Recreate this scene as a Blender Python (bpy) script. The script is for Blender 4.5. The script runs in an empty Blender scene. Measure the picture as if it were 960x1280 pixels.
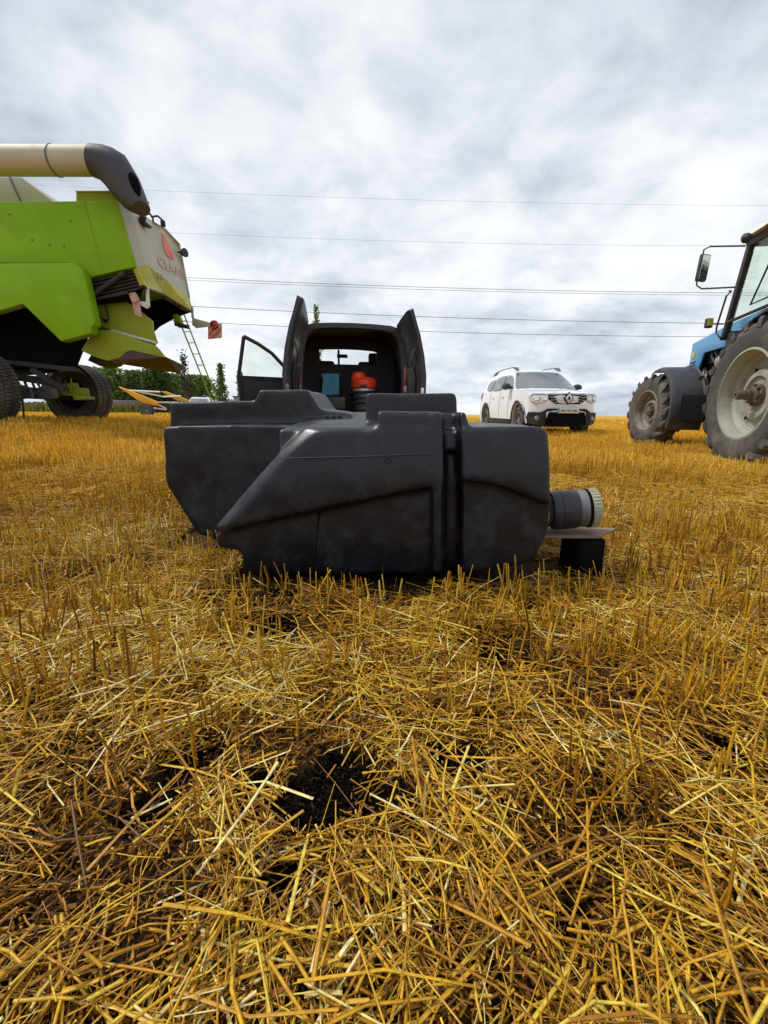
import bpy, bmesh, math, random
import numpy as np
from mathutils import Vector, Matrix
PI = math.pi; R = math.radians
rnd = random.Random(7); rng = np.random.default_rng(11)
scene = bpy.context.scene; col = scene.collection

# ---------------------------------------------------------------- camera
F = 540.0; HCAM = 0.5; PITCH = math.atan((640-517.5)/F); ROLL = R(0.5)
cam_d = bpy.data.cameras.new('camera'); cam = bpy.data.objects.new('camera', cam_d); col.objects.link(cam)
cam_d.sensor_fit = 'VERTICAL'; cam_d.sensor_height = 24; cam_d.lens = F/1280*24
cam_d.clip_start = 0.02; cam_d.clip_end = 5000
cam.matrix_world = Matrix.Translation((0, 0, HCAM)) @ Matrix.Rotation(PI/2-PITCH, 4, 'X') @ Matrix.Rotation(ROLL, 4, 'Z')
scene.camera = cam
# ---------------------------------------------------------------- light
SUN_EL, SUN_AZ = R(54), R(-75)          # azimuth measured from +Y towards +X
world = bpy.data.worlds.new('World'); scene.world = world; world.use_nodes = True
sun_d = bpy.data.lights.new('sun', 'SUN'); sun = bpy.data.objects.new('sun', sun_d); col.objects.link(sun)
sun_d.energy = 2.5; sun_d.angle = R(9); sun_d.color = (1, .955, .88)
sv = Vector((math.sin(SUN_AZ)*math.cos(SUN_EL), math.cos(SUN_AZ)*math.cos(SUN_EL), math.sin(SUN_EL)))
sun.rotation_euler = sv.to_track_quat('Z', 'Y').to_euler()
scene.view_settings.view_transform = 'Standard'; scene.view_settings.look = 'None'
scene.view_settings.exposure = 0.40; scene.view_settings.gamma = 1.0
try: scene.view_settings.use_curve_mapping = False
except Exception: pass

def sky_world():
    nt = world.node_tree; nt.nodes.clear(); N = nt.nodes.new; L = nt.links.new
    out = N('ShaderNodeOutputWorld'); bg = N('ShaderNodeBackground'); bg.inputs['Strength'].default_value = 0.1
    L(bg.outputs[0], out.inputs[0])
    sky = N('ShaderNodeTexSky'); sky.sky_type = 'NISHITA'; sky.sun_disc = False
    sky.sun_elevation = SUN_EL; sky.sun_rotation = SUN_AZ; sky.air_density = 1.2; sky.dust_density = 2.0
    tc = N('ShaderNodeTexCoord'); sep = N('ShaderNodeSeparateXYZ'); L(tc.outputs['Generated'], sep.inputs[0])
    def math_(op, a, b=None, clamp=False):
        m = N('ShaderNodeMath'); m.operation = op; m.use_clamp = clamp
        for i, v in enumerate((a, b)):
            if v is None: continue
            if isinstance(v, (int, float)): m.inputs[i].default_value = v
            else: L(v, m.inputs[i])
        return m.outputs[0]
    z = math_('MAXIMUM', sep.outputs['Z'], 0.0); den = math_('ADD', z, 0.30)
    cx = math_('DIVIDE', sep.outputs['X'], den); cy = math_('DIVIDE', sep.outputs['Y'], den)
    cb = N('ShaderNodeCombineXYZ'); L(cx, cb.inputs[0]); L(cy, cb.inputs[1])
    def noise(scale, det, rough, dist, off):
        mp = N('ShaderNodeMapping'); mp.inputs['Location'].default_value = off; L(cb.outputs[0], mp.inputs[0])
        n = N('ShaderNodeTexNoise'); n.inputs['Scale'].default_value = scale; n.inputs['Detail'].default_value = det
        n.inputs['Roughness'].default_value = rough; n.inputs['Distortion'].default_value = dist
        L(mp.outputs[0], n.inputs['Vector']); return n.outputs['Fac']
    n1 = noise(1.15, 9, .50, .12, (7.4, 3.3, 0)); n2 = noise(4.2, 10, .56, .25, (8.2, 5.1, 2)); n3 = noise(0.6, 3, .5, 0, (1.2, 6.1, 1))
    s = math_('ADD', math_('MULTIPLY', n1, .50), math_('MULTIPLY', n2, .47)); s = math_('ADD', s, math_('MULTIPLY', n3, .34))
    cr = N('ShaderNodeValToRGB'); L(s, cr.inputs[0]); e = cr.color_ramp.elements
    e[0].position = .50; e[0].color = (.41, .455, .55, 1)
    e[1].position = .80; e[1].color = (.95, .96, .99, 1)
    for p, c in ((.575, (.55, .60, .68, 1)), (.635, (.66, .71, .78, 1)), (.70, (.81, .84, .885, 1))):
        x = cr.color_ramp.elements.new(p); x.color = c
    # brighter towards the horizon where thin cloud lets the sun through
    hz = N('ShaderNodeMapRange'); hz.inputs['From Min'].default_value = .0; hz.inputs['From Max'].default_value = .75
    hz.inputs['To Min'].default_value = 8.9; hz.inputs['To Max'].default_value = 7.7; L(sep.outputs['Z'], hz.inputs['Value'])
    sc = N('ShaderNodeVectorMath'); sc.operation = 'SCALE'; L(cr.outputs[0], sc.inputs[0]); L(hz.outputs[0], sc.inputs['Scale'])
    # gaps of bluish sky low down
    n4 = noise(.8, 6, .55, .4, (0.5, 2.5, 4))
    gp = N('ShaderNodeMapRange'); gp.inputs['From Min'].default_value = .56; gp.inputs['From Max'].default_value = .68; L(n4, gp.inputs['Value'])
    lo = N('ShaderNodeMapRange'); lo.inputs['From Min'].default_value = .30; lo.inputs['From Max'].default_value = .05; L(sep.outputs['Z'], lo.inputs['Value'])
    fac = math_('MULTIPLY', math_('MULTIPLY', gp.outputs[0], lo.outputs[0]), .75, True)
    bl = N('ShaderNodeMixRGB'); bl.inputs[0].default_value = .8; L(sky.outputs[0], bl.inputs[1]); bl.inputs[2].default_value = (3.7, 4.4, 5.5, 1)
    mx = N('ShaderNodeMixRGB'); L(fac, mx.inputs[0]); L(sc.outputs[0], mx.inputs[1]); L(bl.outputs[0], mx.inputs[2])
    L(mx.outputs[0], bg.inputs['Color'])
sky_world()

# ---------------------------------------------------------------- measuring helpers (ray through a photo point met with a real plane)
def ray(px, py):
    x = (px-480)/F; y = (640-py)/F; c, s = math.cos(ROLL), math.sin(ROLL); x, y = x*c-y*s, x*s+y*c
    return Vector((x, math.cos(PITCH)+y*math.sin(PITCH), -math.sin(PITCH)+y*math.cos(PITCH)))
def atY(px, py, Y):
    r = ray(px, py); return Vector((0, 0, HCAM)) + r*(Y/r.y)
def atZ(px, py, Z):
    r = ray(px, py); return Vector((0, 0, HCAM)) + r*((Z-HCAM)/r.z)

# ---------------------------------------------------------------- materials
def mat(name, c, rough=.6, metal=0, var=.0, vscale=5, dirt=None, dscale=3, damt=.5, bump=0, bscale=60, coat=0, spec=.5, alpha=None, trans=0, emit=None):
    m = bpy.data.materials.new(name); m.use_nodes = True; nt = m.node_tree; b = nt.nodes['Principled BSDF']
    N = nt.nodes.new; L = nt.links.new
    b.inputs['Base Color'].default_value = (*c, 1); b.inputs['Roughness'].default_value = rough; b.inputs['Metallic'].default_value = metal
    b.inputs['Specular IOR Level'].default_value = spec
    if coat: b.inputs['Coat Weight'].default_value = coat; b.inputs['Coat Roughness'].default_value = .08
    if trans: b.inputs['Transmission Weight'].default_value = trans
    tc = N('ShaderNodeTexCoord')
    def noise(s, d=6, r=.6):
        n = N('ShaderNodeTexNoise'); n.inputs['Scale'].default_value = s; n.inputs['Detail'].default_value = d; n.inputs['Roughness'].default_value = r
        L(tc.outputs['Object'], n.inputs['Vector']); return n.outputs['Fac']
    cur = None
    if var:
        mr = N('ShaderNodeMapRange'); L(noise(vscale), mr.inputs['Value']); mr.inputs['From Min'].default_value = .3; mr.inputs['From Max'].default_value = .7
        mr.inputs['To Min'].default_value = 1-var; mr.inputs['To Max'].default_value = 1+var
        v = N('ShaderNodeVectorMath'); v.operation = 'SCALE'; v.inputs[0].default_value = c; L(mr.outputs[0], v.inputs['Scale']); cur = v.outputs[0]
    if dirt:
        mr = N('ShaderNodeMapRange'); L(noise(dscale, 9, .68), mr.inputs['Value']); mr.inputs['From Min'].default_value = .48; mr.inputs['From Max'].default_value = .72
        mr.inputs['To Max'].default_value = damt
        mx = N('ShaderNodeMixRGB'); L(mr.outputs[0], mx.inputs[0]); mx.inputs[2].default_value = (*dirt, 1)
        if cur: L(cur, mx.inputs[1])
        else: mx.inputs[1].default_value = (*c, 1)
        cur = mx.outputs[0]
        r2 = N('ShaderNodeMapRange'); L(mr.outputs[0], r2.inputs['Value']); r2.inputs['To Min'].default_value = rough; r2.inputs['To Max'].default_value = min(1, rough+.35)
        L(r2.outputs[0], b.inputs['Roughness'])
    if cur: L(cur, b.inputs['Base Color'])
    if bump:
        bp = N('ShaderNodeBump'); bp.inputs['Strength'].default_value = bump; bp.inputs['Distance'].default_value = .01
        L(noise(bscale, 5), bp.inputs['Height']); L(bp.outputs[0], b.inputs['Normal'])
    if emit: b.inputs['Emission Color'].default_value = (*emit, 1); b.inputs['Emission Strength'].default_value = 1
    return m
def glass_mat(name, tint, refl=.12, body=0.0, bodycol=(.02, .02, .02)):
    m = bpy.data.materials.new(name); m.use_nodes = True; nt = m.node_tree; nt.nodes.clear(); N = nt.nodes.new; L = nt.links.new
    o = N('ShaderNodeOutputMaterial'); tr = N('ShaderNodeBsdfTransparent'); tr.inputs[0].default_value = (*tint, 1)
    gl = N('ShaderNodeBsdfGlossy'); gl.inputs['Roughness'].default_value = .03
    fr = N('ShaderNodeFresnel'); fr.inputs[0].default_value = 1.5; gm = N('ShaderNodeNewGeometry')
    inv = N('ShaderNodeMath'); inv.operation = 'SUBTRACT'; inv.inputs[0].default_value = 1; L(gm.outputs['Backfacing'], inv.inputs[1])
    mu = N('ShaderNodeMath'); mu.operation = 'MULTIPLY'; L(inv.outputs[0], mu.inputs[1])
    ad = N('ShaderNodeMath'); ad.operation = 'ADD'; ad.inputs[1].default_value = refl; ad.use_clamp = True; L(fr.outputs[0], ad.inputs[0]); L(ad.outputs[0], mu.inputs[0])
    df = N('ShaderNodeBsdfDiffuse'); df.inputs[0].default_value = (*bodycol, 1)
    m1 = N('ShaderNodeMixShader'); m1.inputs[0].default_value = body; L(tr.outputs[0], m1.inputs[1]); L(df.outputs[0], m1.inputs[2])
    m2 = N('ShaderNodeMixShader'); L(mu.outputs[0], m2.inputs[0]); L(m1.outputs[0], m2.inputs[1]); L(gl.outputs[0], m2.inputs[2]); L(m2.outputs[0], o.inputs[0])
    return m
def tint_mat(name, stops, rough=.55, trans=.0, spec=.3):
    """colour per blade from the mesh's own 'tint' attribute"""
    m = bpy.data.materials.new(name); m.use_nodes = True; nt = m.node_tree; b = nt.nodes['Principled BSDF']; N = nt.nodes.new; L = nt.links.new
    a = N('ShaderNodeAttribute'); a.attribute_name = 'tint'; cr = N('ShaderNodeValToRGB'); L(a.outputs['Fac'], cr.inputs[0])
    el = cr.color_ramp.elements; el[0].position, el[0].color = stops[0][0], (*stops[0][1], 1); el[1].position, el[1].color = stops[-1][0], (*stops[-1][1], 1)
    for p, c in stops[1:-1]:
        x = el.new(p); x.color = (*c, 1)
    tc = N('ShaderNodeTexCoord'); n = N('ShaderNodeTexNoise'); n.inputs['Scale'].default_value = 90; n.inputs['Detail'].default_value = 6; n.inputs['Roughness'].default_value = .7; L(tc.outputs['Object'], n.inputs['Vector'])
    mr = N('ShaderNodeMapRange'); L(n.outputs['Fac'], mr.inputs['Value']); mr.inputs['From Min'].default_value = .3; mr.inputs['From Max'].default_value = .7
    mr.inputs['To Min'].default_value = .5; mr.inputs['To Max'].default_value = 1.3
    v = N('ShaderNodeVectorMath'); v.operation = 'SCALE'; L(cr.outputs[0], v.inputs[0]); L(mr.outputs[0], v.inputs['Scale']); L(v.outputs[0], b.inputs['Base Color'])
    b.inputs['Roughness'].default_value = rough; b.inputs['Specular IOR Level'].default_value = spec
    if trans:
        t = N('ShaderNodeBsdfTranslucent'); L(v.outputs[0], t.inputs[0]); mx = N('ShaderNodeMixShader'); mx.inputs[0].default_value = trans
        L(b.outputs[0], mx.inputs[1]); L(t.outputs[0], mx.inputs[2]); L(mx.outputs[0], nt.nodes['Material Output'].inputs[0])
    return m
M = {}
M['green'] = mat('green_paint', (.20, .42, .006), .5, var=.10, vscale=1.2, dirt=(.17, .17, .03), dscale=2.2, damt=.35, spec=.22)
M['olive'] = mat('dusty_green_paint', (.27, .34, .022), .55, spec=.25, var=.15, vscale=2, dirt=(.22, .19, .08), dscale=4, damt=.65)
M['lime'] = mat('yellow_green_paint', (.43, .44, .045), .5, var=.12, vscale=3, dirt=(.30, .27, .13), dscale=5, damt=.6)
M['cream'] = mat('cream_paint', (.43, .43, .36), .6, spec=.3, var=.08, vscale=2, dirt=(.38, .33, .22), dscale=2.5, damt=.5)
M['chassis'] = mat('greasy_chassis_paint', (.022, .022, .024), .6, var=.3, vscale=6, dirt=(.06, .05, .04), dscale=5, damt=.5)
M['cavity'] = mat('black_parts_and_cavity_shade', (.006, .006, .007), 1.0, spec=.08)  # near-black for black parts, and for shade painted into hollows and undersides
M['steel'] = mat('dull_grey_steel', (.16, .16, .165), .5, .4, var=.2, vscale=9, dirt=(.10, .08, .06), dscale=7)
M['rubber'] = mat('tyre_rubber', (.050, .048, .047), .8, var=.2, vscale=8, dirt=(.165, .15, .13), dscale=3.2, damt=.95, bump=.3)
M['hoserub'] = mat('black_rubber', (.016, .018, .025), .42, var=.15, vscale=6, dirt=(.07, .07, .08), dscale=5, damt=.6)
M['frontrim'] = mat('dusty_front_rim', (.20, .18, .16), .6, .2, var=.25, vscale=12, dirt=(.10, .07, .05), dscale=9, damt=.6)
M['tank'] = mat('black_moulded_plastic', (.0065, .0082, .0135), .36, var=.2, vscale=7, dirt=(.045, .048, .056), dscale=15, damt=.55, bump=.07, bscale=160, spec=.42)
def specks(m):          # dried spots and fine scuffs on the moulded plastic
    nt = m.node_tree; N = nt.nodes.new; L = nt.links.new; b = nt.nodes['Principled BSDF']; src = b.inputs['Base Color'].links[0].from_socket
    tc = N('ShaderNodeTexCoord'); n = N('ShaderNodeTexNoise'); n.inputs['Scale'].default_value = 190; n.inputs['Detail'].default_value = 2; L(tc.outputs['Object'], n.inputs['Vector'])
    mp = N('ShaderNodeMapping'); mp.inputs['Scale'].default_value = (9, 9, 70); mp.inputs['Rotation'].default_value = (0, .5, 0); L(tc.outputs['Object'], mp.inputs[0])
    n2 = N('ShaderNodeTexNoise'); n2.inputs['Scale'].default_value = 3; n2.inputs['Detail'].default_value = 8; n2.inputs['Roughness'].default_value = .75; L(mp.outputs[0], n2.inputs['Vector'])
    a = N('ShaderNodeMapRange'); L(n.outputs['Fac'], a.inputs['Value']); a.inputs['From Min'].default_value = .70; a.inputs['From Max'].default_value = .76; a.inputs['To Max'].default_value = .6
    c = N('ShaderNodeMapRange'); L(n2.outputs['Fac'], c.inputs['Value']); c.inputs['From Min'].default_value = .60; c.inputs['From Max'].default_value = .72; c.inputs['To Max'].default_value = .55
    mx = N('ShaderNodeMath'); mx.operation = 'MAXIMUM'; L(a.outputs[0], mx.inputs[0]); L(c.outputs[0], mx.inputs[1])
    mi = N('ShaderNodeMixRGB'); L(mx.outputs[0], mi.inputs[0]); L(src, mi.inputs[1]); mi.inputs[2].default_value = (.075, .078, .085, 1); L(mi.outputs[0], b.inputs['Base Color'])
specks(M['tank'])
M['white'] = mat('white_car_paint', (.76, .80, .88), .22, var=.02, vscale=3, dirt=(.60, .57, .52), dscale=1.3, damt=.10, coat=.6)
M['blackplastic'] = mat('black_textured_plastic', (.018, .018, .020), .6, bump=.1)
M['vanpaint'] = mat('dark_grey_van_paint', (.022, .024, .032), .40, var=.1, vscale=3, dirt=(.06, .06, .062), dscale=5, damt=.45, coat=.1, spec=.4)
M['trim'] = mat('dark_van_trim', (.014, .014, .017), .6, dirt=(.04, .04, .045), dscale=4, damt=.5)
M['chrome'] = mat('chrome', (.72, .73, .75), .30, .35)
M['silver'] = mat('grey_lamp_reflector', (.50, .52, .55), .25, .15)
M['blue'] = mat('tractor_blue_paint', (.05, .25, .52), .35, var=.1, vscale=4, dirt=(.12, .17, .20), dscale=4, damt=.4, coat=.2)
M['rim'] = mat('grey_green_rim_paint', (.30, .31, .265), .6, var=.12, vscale=3, dirt=(.17, .14, .10), dscale=4.5, damt=.75, spec=.3)
M['rusty'] = mat('rusty_hub_metal', (.13, .10, .08), .6, .4, var=.3, vscale=15, dirt=(.16, .07, .035), dscale=12, damt=.8)
M['redpaint'] = mat('faded_red_paint', (.66, .12, .07), .5, var=.1, vscale=8)
M['fadedred'] = mat('worn_pink_lettering', (.53, .33, .25), .6, var=.2, vscale=14)
M['blacktext'] = mat('black_lettering', (.02, .02, .02), .5)
M['whitepaint'] = mat('dull_white_paint', (.62, .62, .60), .5, dirt=(.35, .30, .2), dscale=8, damt=.6)
M['palered'] = mat('sun_bleached_pink_board', (.55, .33, .29), .6, var=.15, vscale=12, dirt=(.3, .22, .15), dscale=8)
M['orange'] = mat('orange_red_plastic', (.85, .07, .015), .35)
M['cloth'] = mat('light_blue_cloth', (.13, .42, .62), .8, var=.1, vscale=12, bump=.3, bscale=30)
M['yellow'] = mat('yellow_machine_paint', (.72, .36, .015), .45, dirt=(.3, .2, .05), dscale=2, damt=.4)
M['wood'] = mat('weathered_plank_wood', (.20, .145, .11), .85, spec=.2, var=.3, vscale=14, dirt=(.2, .13, .09), dscale=9, damt=.6)
M['glass'] = glass_mat('clear_window_glass', (.93, .97, .94), .02)
M['carglass'] = glass_mat('car_window_glass', (.30, .34, .34), .30, .45, (.10, .115, .12))
M['lampglass'] = glass_mat('lamp_lens_glass', (.9, .9, .92), .10)
M['redlens'] = mat('red_lamp_lens', (.35, .01, .02), .2, coat=.5)
M['wire'] = mat('overhead_wire_metal', (.10, .10, .12), .5, .3)
M['plate'] = mat('plate_white', (.72, .72, .68), .4)
M['plateblue'] = mat('plate_blue', (.03, .08, .35), .4)
M['bark'] = mat('poplar_bark', (.12, .10, .08), .9)
M['concrete'] = mat('grey_concrete', (.33, .32, .30), .9, var=.1, vscale=2)
M['mirror'] = mat('mirror_glass', (.6, .65, .64), .06, 1)
M['knurl'] = mat('off_white_plastic', (.40, .38, .29), .6, dirt=(.25, .2, .12), dscale=20, damt=.6)
M['skirt'] = mat('faded_black_mudguard', (.028, .031, .042), .5, var=.1, vscale=5, dirt=(.09, .085, .08), dscale=3, damt=.6)

# ---------------------------------------------------------------- mesh building
class MB:
    def __init__(s): s.v = []; s.f = []; s.m = []; s.cur = 0
    def mat(s, i): s.cur = i; return s
    def add(s, vs, fs):
        o = len(s.v); s.v += [Vector(q) for q in vs]
        for f in fs: s.f.append([i+o for i in f]); s.m.append(s.cur)
        return s
    def box(s, c, d, rot=None):
        hx, hy, hz = d[0]/2, d[1]/2, d[2]/2
        vs = [Vector((x, y, z)) for x in (-hx, hx) for y in (-hy, hy) for z in (-hz, hz)]
        if rot is not None: vs = [rot @ q for q in vs]
        return s.add([q+Vector(c) for q in vs], [(0, 1, 3, 2), (4, 6, 7, 5), (0, 4, 5, 1), (2, 3, 7, 6), (0, 2, 6, 4), (1, 5, 7, 3)])
    def prism(s, pts, off):
        n = len(pts); off = Vector(off); a = [Vector(q) for q in pts]
        return s.add(a+[q+off for q in a], [list(range(n)), list(range(2*n-1, n-1, -1))]+[(i, n+i, n+(i+1) % n, (i+1) % n) for i in range(n)])
    def loft(s, loops, caps=True, closed=True):
        n = len(loops[0]); vs = [q for l in loops for q in l]; fs = []
        for k in range(len(loops)-1):
            for i in range(n if closed else n-1):
                j = (i+1) % n; fs.append((k*n+i, k*n+j, (k+1)*n+j, (k+1)*n+i))
        if caps: fs += [list(range(n-1, -1, -1)), [(len(loops)-1)*n+i for i in range(n)]]
        return s.add(vs, fs)
    def tube(s, path, r, n=8, caps=True):
        path = [Vector(q) for q in path]; loops = []; up = None
        for i, q in enumerate(path):
            t = (path[min(i+1, len(path)-1)]-path[max(i-1, 0)]).normalized()
            if up is None: up = t.orthogonal().normalized()
            up = (up-t*up.dot(t)).normalized(); b = t.cross(up)
            rr = r[i] if isinstance(r, (list, tuple)) else r
            loops.append([q+(up*math.cos(a)+b*math.sin(a))*rr for a in [2*PI*k/n for k in range(n)]])
        return s.loft(loops, caps)
    def lathe(s, prof, o, ax, n=32, caps=False):
        ax = Vector(ax).normalized(); u = ax.orthogonal().normalized(); b = ax.cross(u); o = Vector(o)
        return s.loft([[o+ax*t+(u*math.cos(a)+b*math.sin(a))*r for a in [2*PI*k/n for k in range(n)]] for r, t in prof], caps)
    def build(s, name, mats, parent=None, bevel=0, smooth=False, org=None, seg=2, angle=35):
        me = bpy.data.meshes.new(name)
        if org is not None: s.v = [q-Vector(org) for q in s.v]
        me.from_pydata([tuple(q) for q in s.v], [], s.f)
        if not isinstance(mats, (list, tuple)): mats = [mats]
        for q in mats: me.materials.append(q)
        me.polygons.foreach_set('material_index', s.m)
        bm = bmesh.new(); bm.from_mesh(me)
        bmesh.ops.recalc_face_normals(bm, faces=bm.faces)
        if bevel:
            ed = [e for e in bm.edges if len(e.link_faces) == 2 and e.calc_face_angle(0) > R(28)]
            if ed: bmesh.ops.bevel(bm, geom=ed, offset=bevel, segments=seg, profile=.5, affect='EDGES', clamp_overlap=True)
        if smooth or bevel:
            for f in bm.faces: f.smooth = True
            for e in bm.edges:
                if len(e.link_faces) == 2 and e.calc_face_angle(0) > R(angle): e.smooth = False
        bm.to_mesh(me); bm.free()
        o = bpy.data.objects.new(name, me); col.objects.link(o)
        if parent is not None: o.parent = parent
        return o
def tag(o, label=None, cat=None, group=None, kind=None):
    if label: o['label'] = label
    if cat: o['category'] = cat
    if group: o['group'] = group
    if kind: o['kind'] = kind
    return o
def empty(name, loc, rz=0, **k):
    o = bpy.data.objects.new(name, None); col.objects.link(o); o.location = loc; o.rotation_euler = (0, 0, rz); o.empty_display_size = .2
    return tag(o, **k)
def rep(o, **k): return o
def text_mb(txt, origin, u, v, height, width=None, bold=.0, center=False, depth=.004):
    cu = bpy.data.curves.new('t', 'FONT'); cu.body = txt; cu.size = 1; cu.extrude = 0; cu.offset = bold; cu.resolution_u = 3
    ob = bpy.data.objects.new('t', cu); col.objects.link(ob); dg = bpy.context.evaluated_depsgraph_get(); me = ob.evaluated_get(dg).to_mesh()
    vs = [q.co.copy() for q in me.vertices]; fs = [tuple(p.vertices) for p in me.polygons]
    ob.evaluated_get(dg).to_mesh_clear(); bpy.data.objects.remove(ob); bpy.data.curves.remove(cu)
    x0, x1 = min(q.x for q in vs), max(q.x for q in vs); y0, y1 = min(q.y for q in vs), max(q.y for q in vs)
    sy = height/(y1-y0); sx = (width/(x1-x0)) if width else sy
    u = Vector(u).normalized(); v = Vector(v).normalized(); n = u.cross(v).normalized(); o = Vector(origin)
    if center: o = o-u*(x1-x0)*sx/2-v*height/2
    m = MB(); m.add([o+u*(q.x-x0)*sx+v*(q.y-y0)*sy+n*depth for q in vs], fs); return m
def sm(a, b, x):
    t = np.clip((x-a)/(b-a), 0, 1); return t*t*(3-2*t)

# ---------------------------------------------------------------- value noise for the ground
_tab = rng.random((256, 256))
def vnoise(x, y):
    x = np.asarray(x, float); y = np.asarray(y, float); xi = np.floor(x).astype(int); yi = np.floor(y).astype(int)
    fx, fy = x-xi, y-yi; fx = fx*fx*(3-2*fx); fy = fy*fy*(3-2*fy); g = lambda a, b: _tab[a & 255, b & 255]
    return (g(xi, yi)*(1-fx)+g(xi+1, yi)*fx)*(1-fy)+(g(xi, yi+1)*(1-fx)+g(xi+1, yi+1)*fx)*fy
def fbm(x, y, o=4):
    s = 0; a = .5; t = 0
    for i in range(o): s = s+a*vnoise(x*2**i+17*i, y*2**i+31*i); t += a; a *= .5
    return s/t
def gz(x, y):
    x = np.asarray(x, float); y = np.asarray(y, float); d = np.hypot(x, y)
    rise = .25*sm(2.6, 5.2, -x+.15*(y-6))*sm(3.5, 6.5, y)
    near = (fbm(x*5, y*5, 3)-.5)*.035+(fbm(x*22, y*22, 2)-.5)*.012*np.exp(-d/2)
    far = (fbm(x*.25, y*.25, 2)-.5)*.10*sm(4, 14, d)
    return rise+near+far-.0
BARE_AND_SHADE = [(atZ(378, 1008, 0), .050, 1.0), (atZ(322, 990, 0), .035, .95), (atZ(430, 965, 0), .04, .9), (atZ(565, 955, 0), .038, .95), (atZ(480, 1010, 0), .05, .6), (atZ(720, 1140, 0), .025, .9), (atZ(360, 1115, 0), .022, 1.0), (atZ(890, 950, 0), .04, .7),
        (atZ(250, 960, 0), .045, .7), (atZ(190, 1020, 0), .03, .7), (atZ(730, 735, 0), .08, .6), (atZ(610, 815, 0), .08, .6), (atZ(660, 770, 0), .06, .7), (atZ(340, 790, 0), .07, .8),
        (Vector((0, 1.20, 0)), .17, .55), (Vector((-.30, 1.17, 0)), .17, .6), (Vector((.3, 1.21, 0)), .15, .5), (atZ(125, 720, 0), .06, .8)]  # plain Vector spots: tank's shade painted as bare dark ground along its front
def bare(x, y):  # mask of bare soil plus the painted shade at the tank's foot
    b = np.zeros_like(x)
    for p, r, s in BARE_AND_SHADE:
        nx = (fbm(x*14+5, y*14, 3)-.5)*r*1.8
        d = np.hypot(x-p.x, (y-p.y)*1.05)+nx
        b = np.maximum(b, s*sm(r*1.3, r*.75, d))
    return b

# ================================================================ GROUND
def build_ground():
    n = 420; t = np.linspace(-1, 1, n); k = 9.2; a = np.sinh(t*k)/math.sinh(k)*1500
    X, Y = np.meshgrid(a, a+0.9, indexing='ij'); Z = gz(X, Y); Z = Z-bare(X, Y)*.02
    me = bpy.data.meshes.new('field_ground'); v = np.stack([X, Y, Z], -1).reshape(-1, 3)
    i = np.arange(n*n).reshape(n, n); q = np.stack([i[:-1, :-1], i[1:, :-1], i[1:, 1:], i[:-1, 1:]], -1).reshape(-1, 4)
    me.vertices.add(len(v)); me.vertices.foreach_set('co', v.ravel()); me.loops.add(q.size); me.loops.foreach_set('vertex_index', q.ravel())
    me.polygons.add(len(q)); me.polygons.foreach_set('loop_start', np.arange(len(q))*4); me.polygons.foreach_set('loop_total', np.full(len(q), 4)); me.update(); me.validate()
    at = me.attributes.new('bare', 'FLOAT', 'POINT'); at.data.foreach_set('value', bare(X, Y).ravel())
    at = me.attributes.new('strawcover', 'FLOAT', 'POINT'); at.data.foreach_set('value', (sm(1.0, 7, np.hypot(X, Y))).ravel())
    for p in me.polygons: p.use_smooth = True
    m = bpy.data.materials.new('straw_littered_soil'); m.use_nodes = True; nt = m.node_tree; b = nt.nodes['Principled BSDF']; N = nt.nodes.new; L = nt.links.new
    tc = N('ShaderNodeTexCoord')
    def noise(s, d, r=.6, sy=1):
        mp = N('ShaderNodeMapping'); mp.inputs['Scale'].default_value = (1, sy, 1); L(tc.outputs['Object'], mp.inputs[0])
        x = N('ShaderNodeTexNoise'); x.inputs['Scale'].default_value = s; x.inputs['Detail'].default_value = d; x.inputs['Roughness'].default_value = r; L(mp.outputs[0], x.inputs['Vector']); return x.outputs['Fac']
    cr = N('ShaderNodeValToRGB'); L(noise(60, 8, .75), cr.inputs[0]); e = cr.color_ramp.elements
    e[0].position = .40; e[0].color = (.018, .011, .006, 1); e[1].position = .66; e[1].color = (.16, .085, .014, 1); x = e.new(.52); x.color = (.055, .030, .009, 1)
    cf = N('ShaderNodeValToRGB'); L(noise(3.5, 9, .8, 2.5), cf.inputs[0]); e = cf.color_ramp.elements
    e[0].position = .32; e[0].color = (.28, .145, .018, 1); e[1].position = .7; e[1].color = (.66, .40, .06, 1); x = e.new(.5); x.color = (.48, .27, .032, 1)
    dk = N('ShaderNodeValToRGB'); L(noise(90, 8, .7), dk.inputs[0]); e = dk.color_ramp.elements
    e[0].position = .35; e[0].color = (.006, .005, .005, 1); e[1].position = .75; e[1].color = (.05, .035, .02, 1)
    a1 = N('ShaderNodeAttribute'); a1.attribute_name = 'strawcover'; a2 = N('ShaderNodeAttribute'); a2.attribute_name = 'bare'
    m1 = N('ShaderNodeMixRGB'); L(a1.outputs['Fac'], m1.inputs[0]); L(cr.outputs[0], m1.inputs[1]); L(cf.outputs[0], m1.inputs[2])
    m2 = N('ShaderNodeMixRGB'); L(a2.outputs['Fac'], m2.inputs[0]); L(m1.outputs[0], m2.inputs[1]); L(dk.outputs[0], m2.inputs[2])  # near-black for bare soil and for the tank's painted shade
    L(m2.outputs[0], b.inputs['Base Color']); b.inputs['Roughness'].default_value = .9; b.inputs['Specular IOR Level'].default_value = .15
    bp = N('ShaderNodeBump'); bp.inputs['Strength'].default_value = .8; bp.inputs['Distance'].default_value = .02; L(noise(120, 6, .7), bp.inputs['Height']); L(bp.outputs[0], b.inputs['Normal'])
    me.materials.append(m); o = bpy.data.objects.new('field_ground', me); col.objects.link(o)
    tag(o, 'harvested field floor of dark soil under golden straw litter', 'ground', kind='structure')
build_ground()

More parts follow.
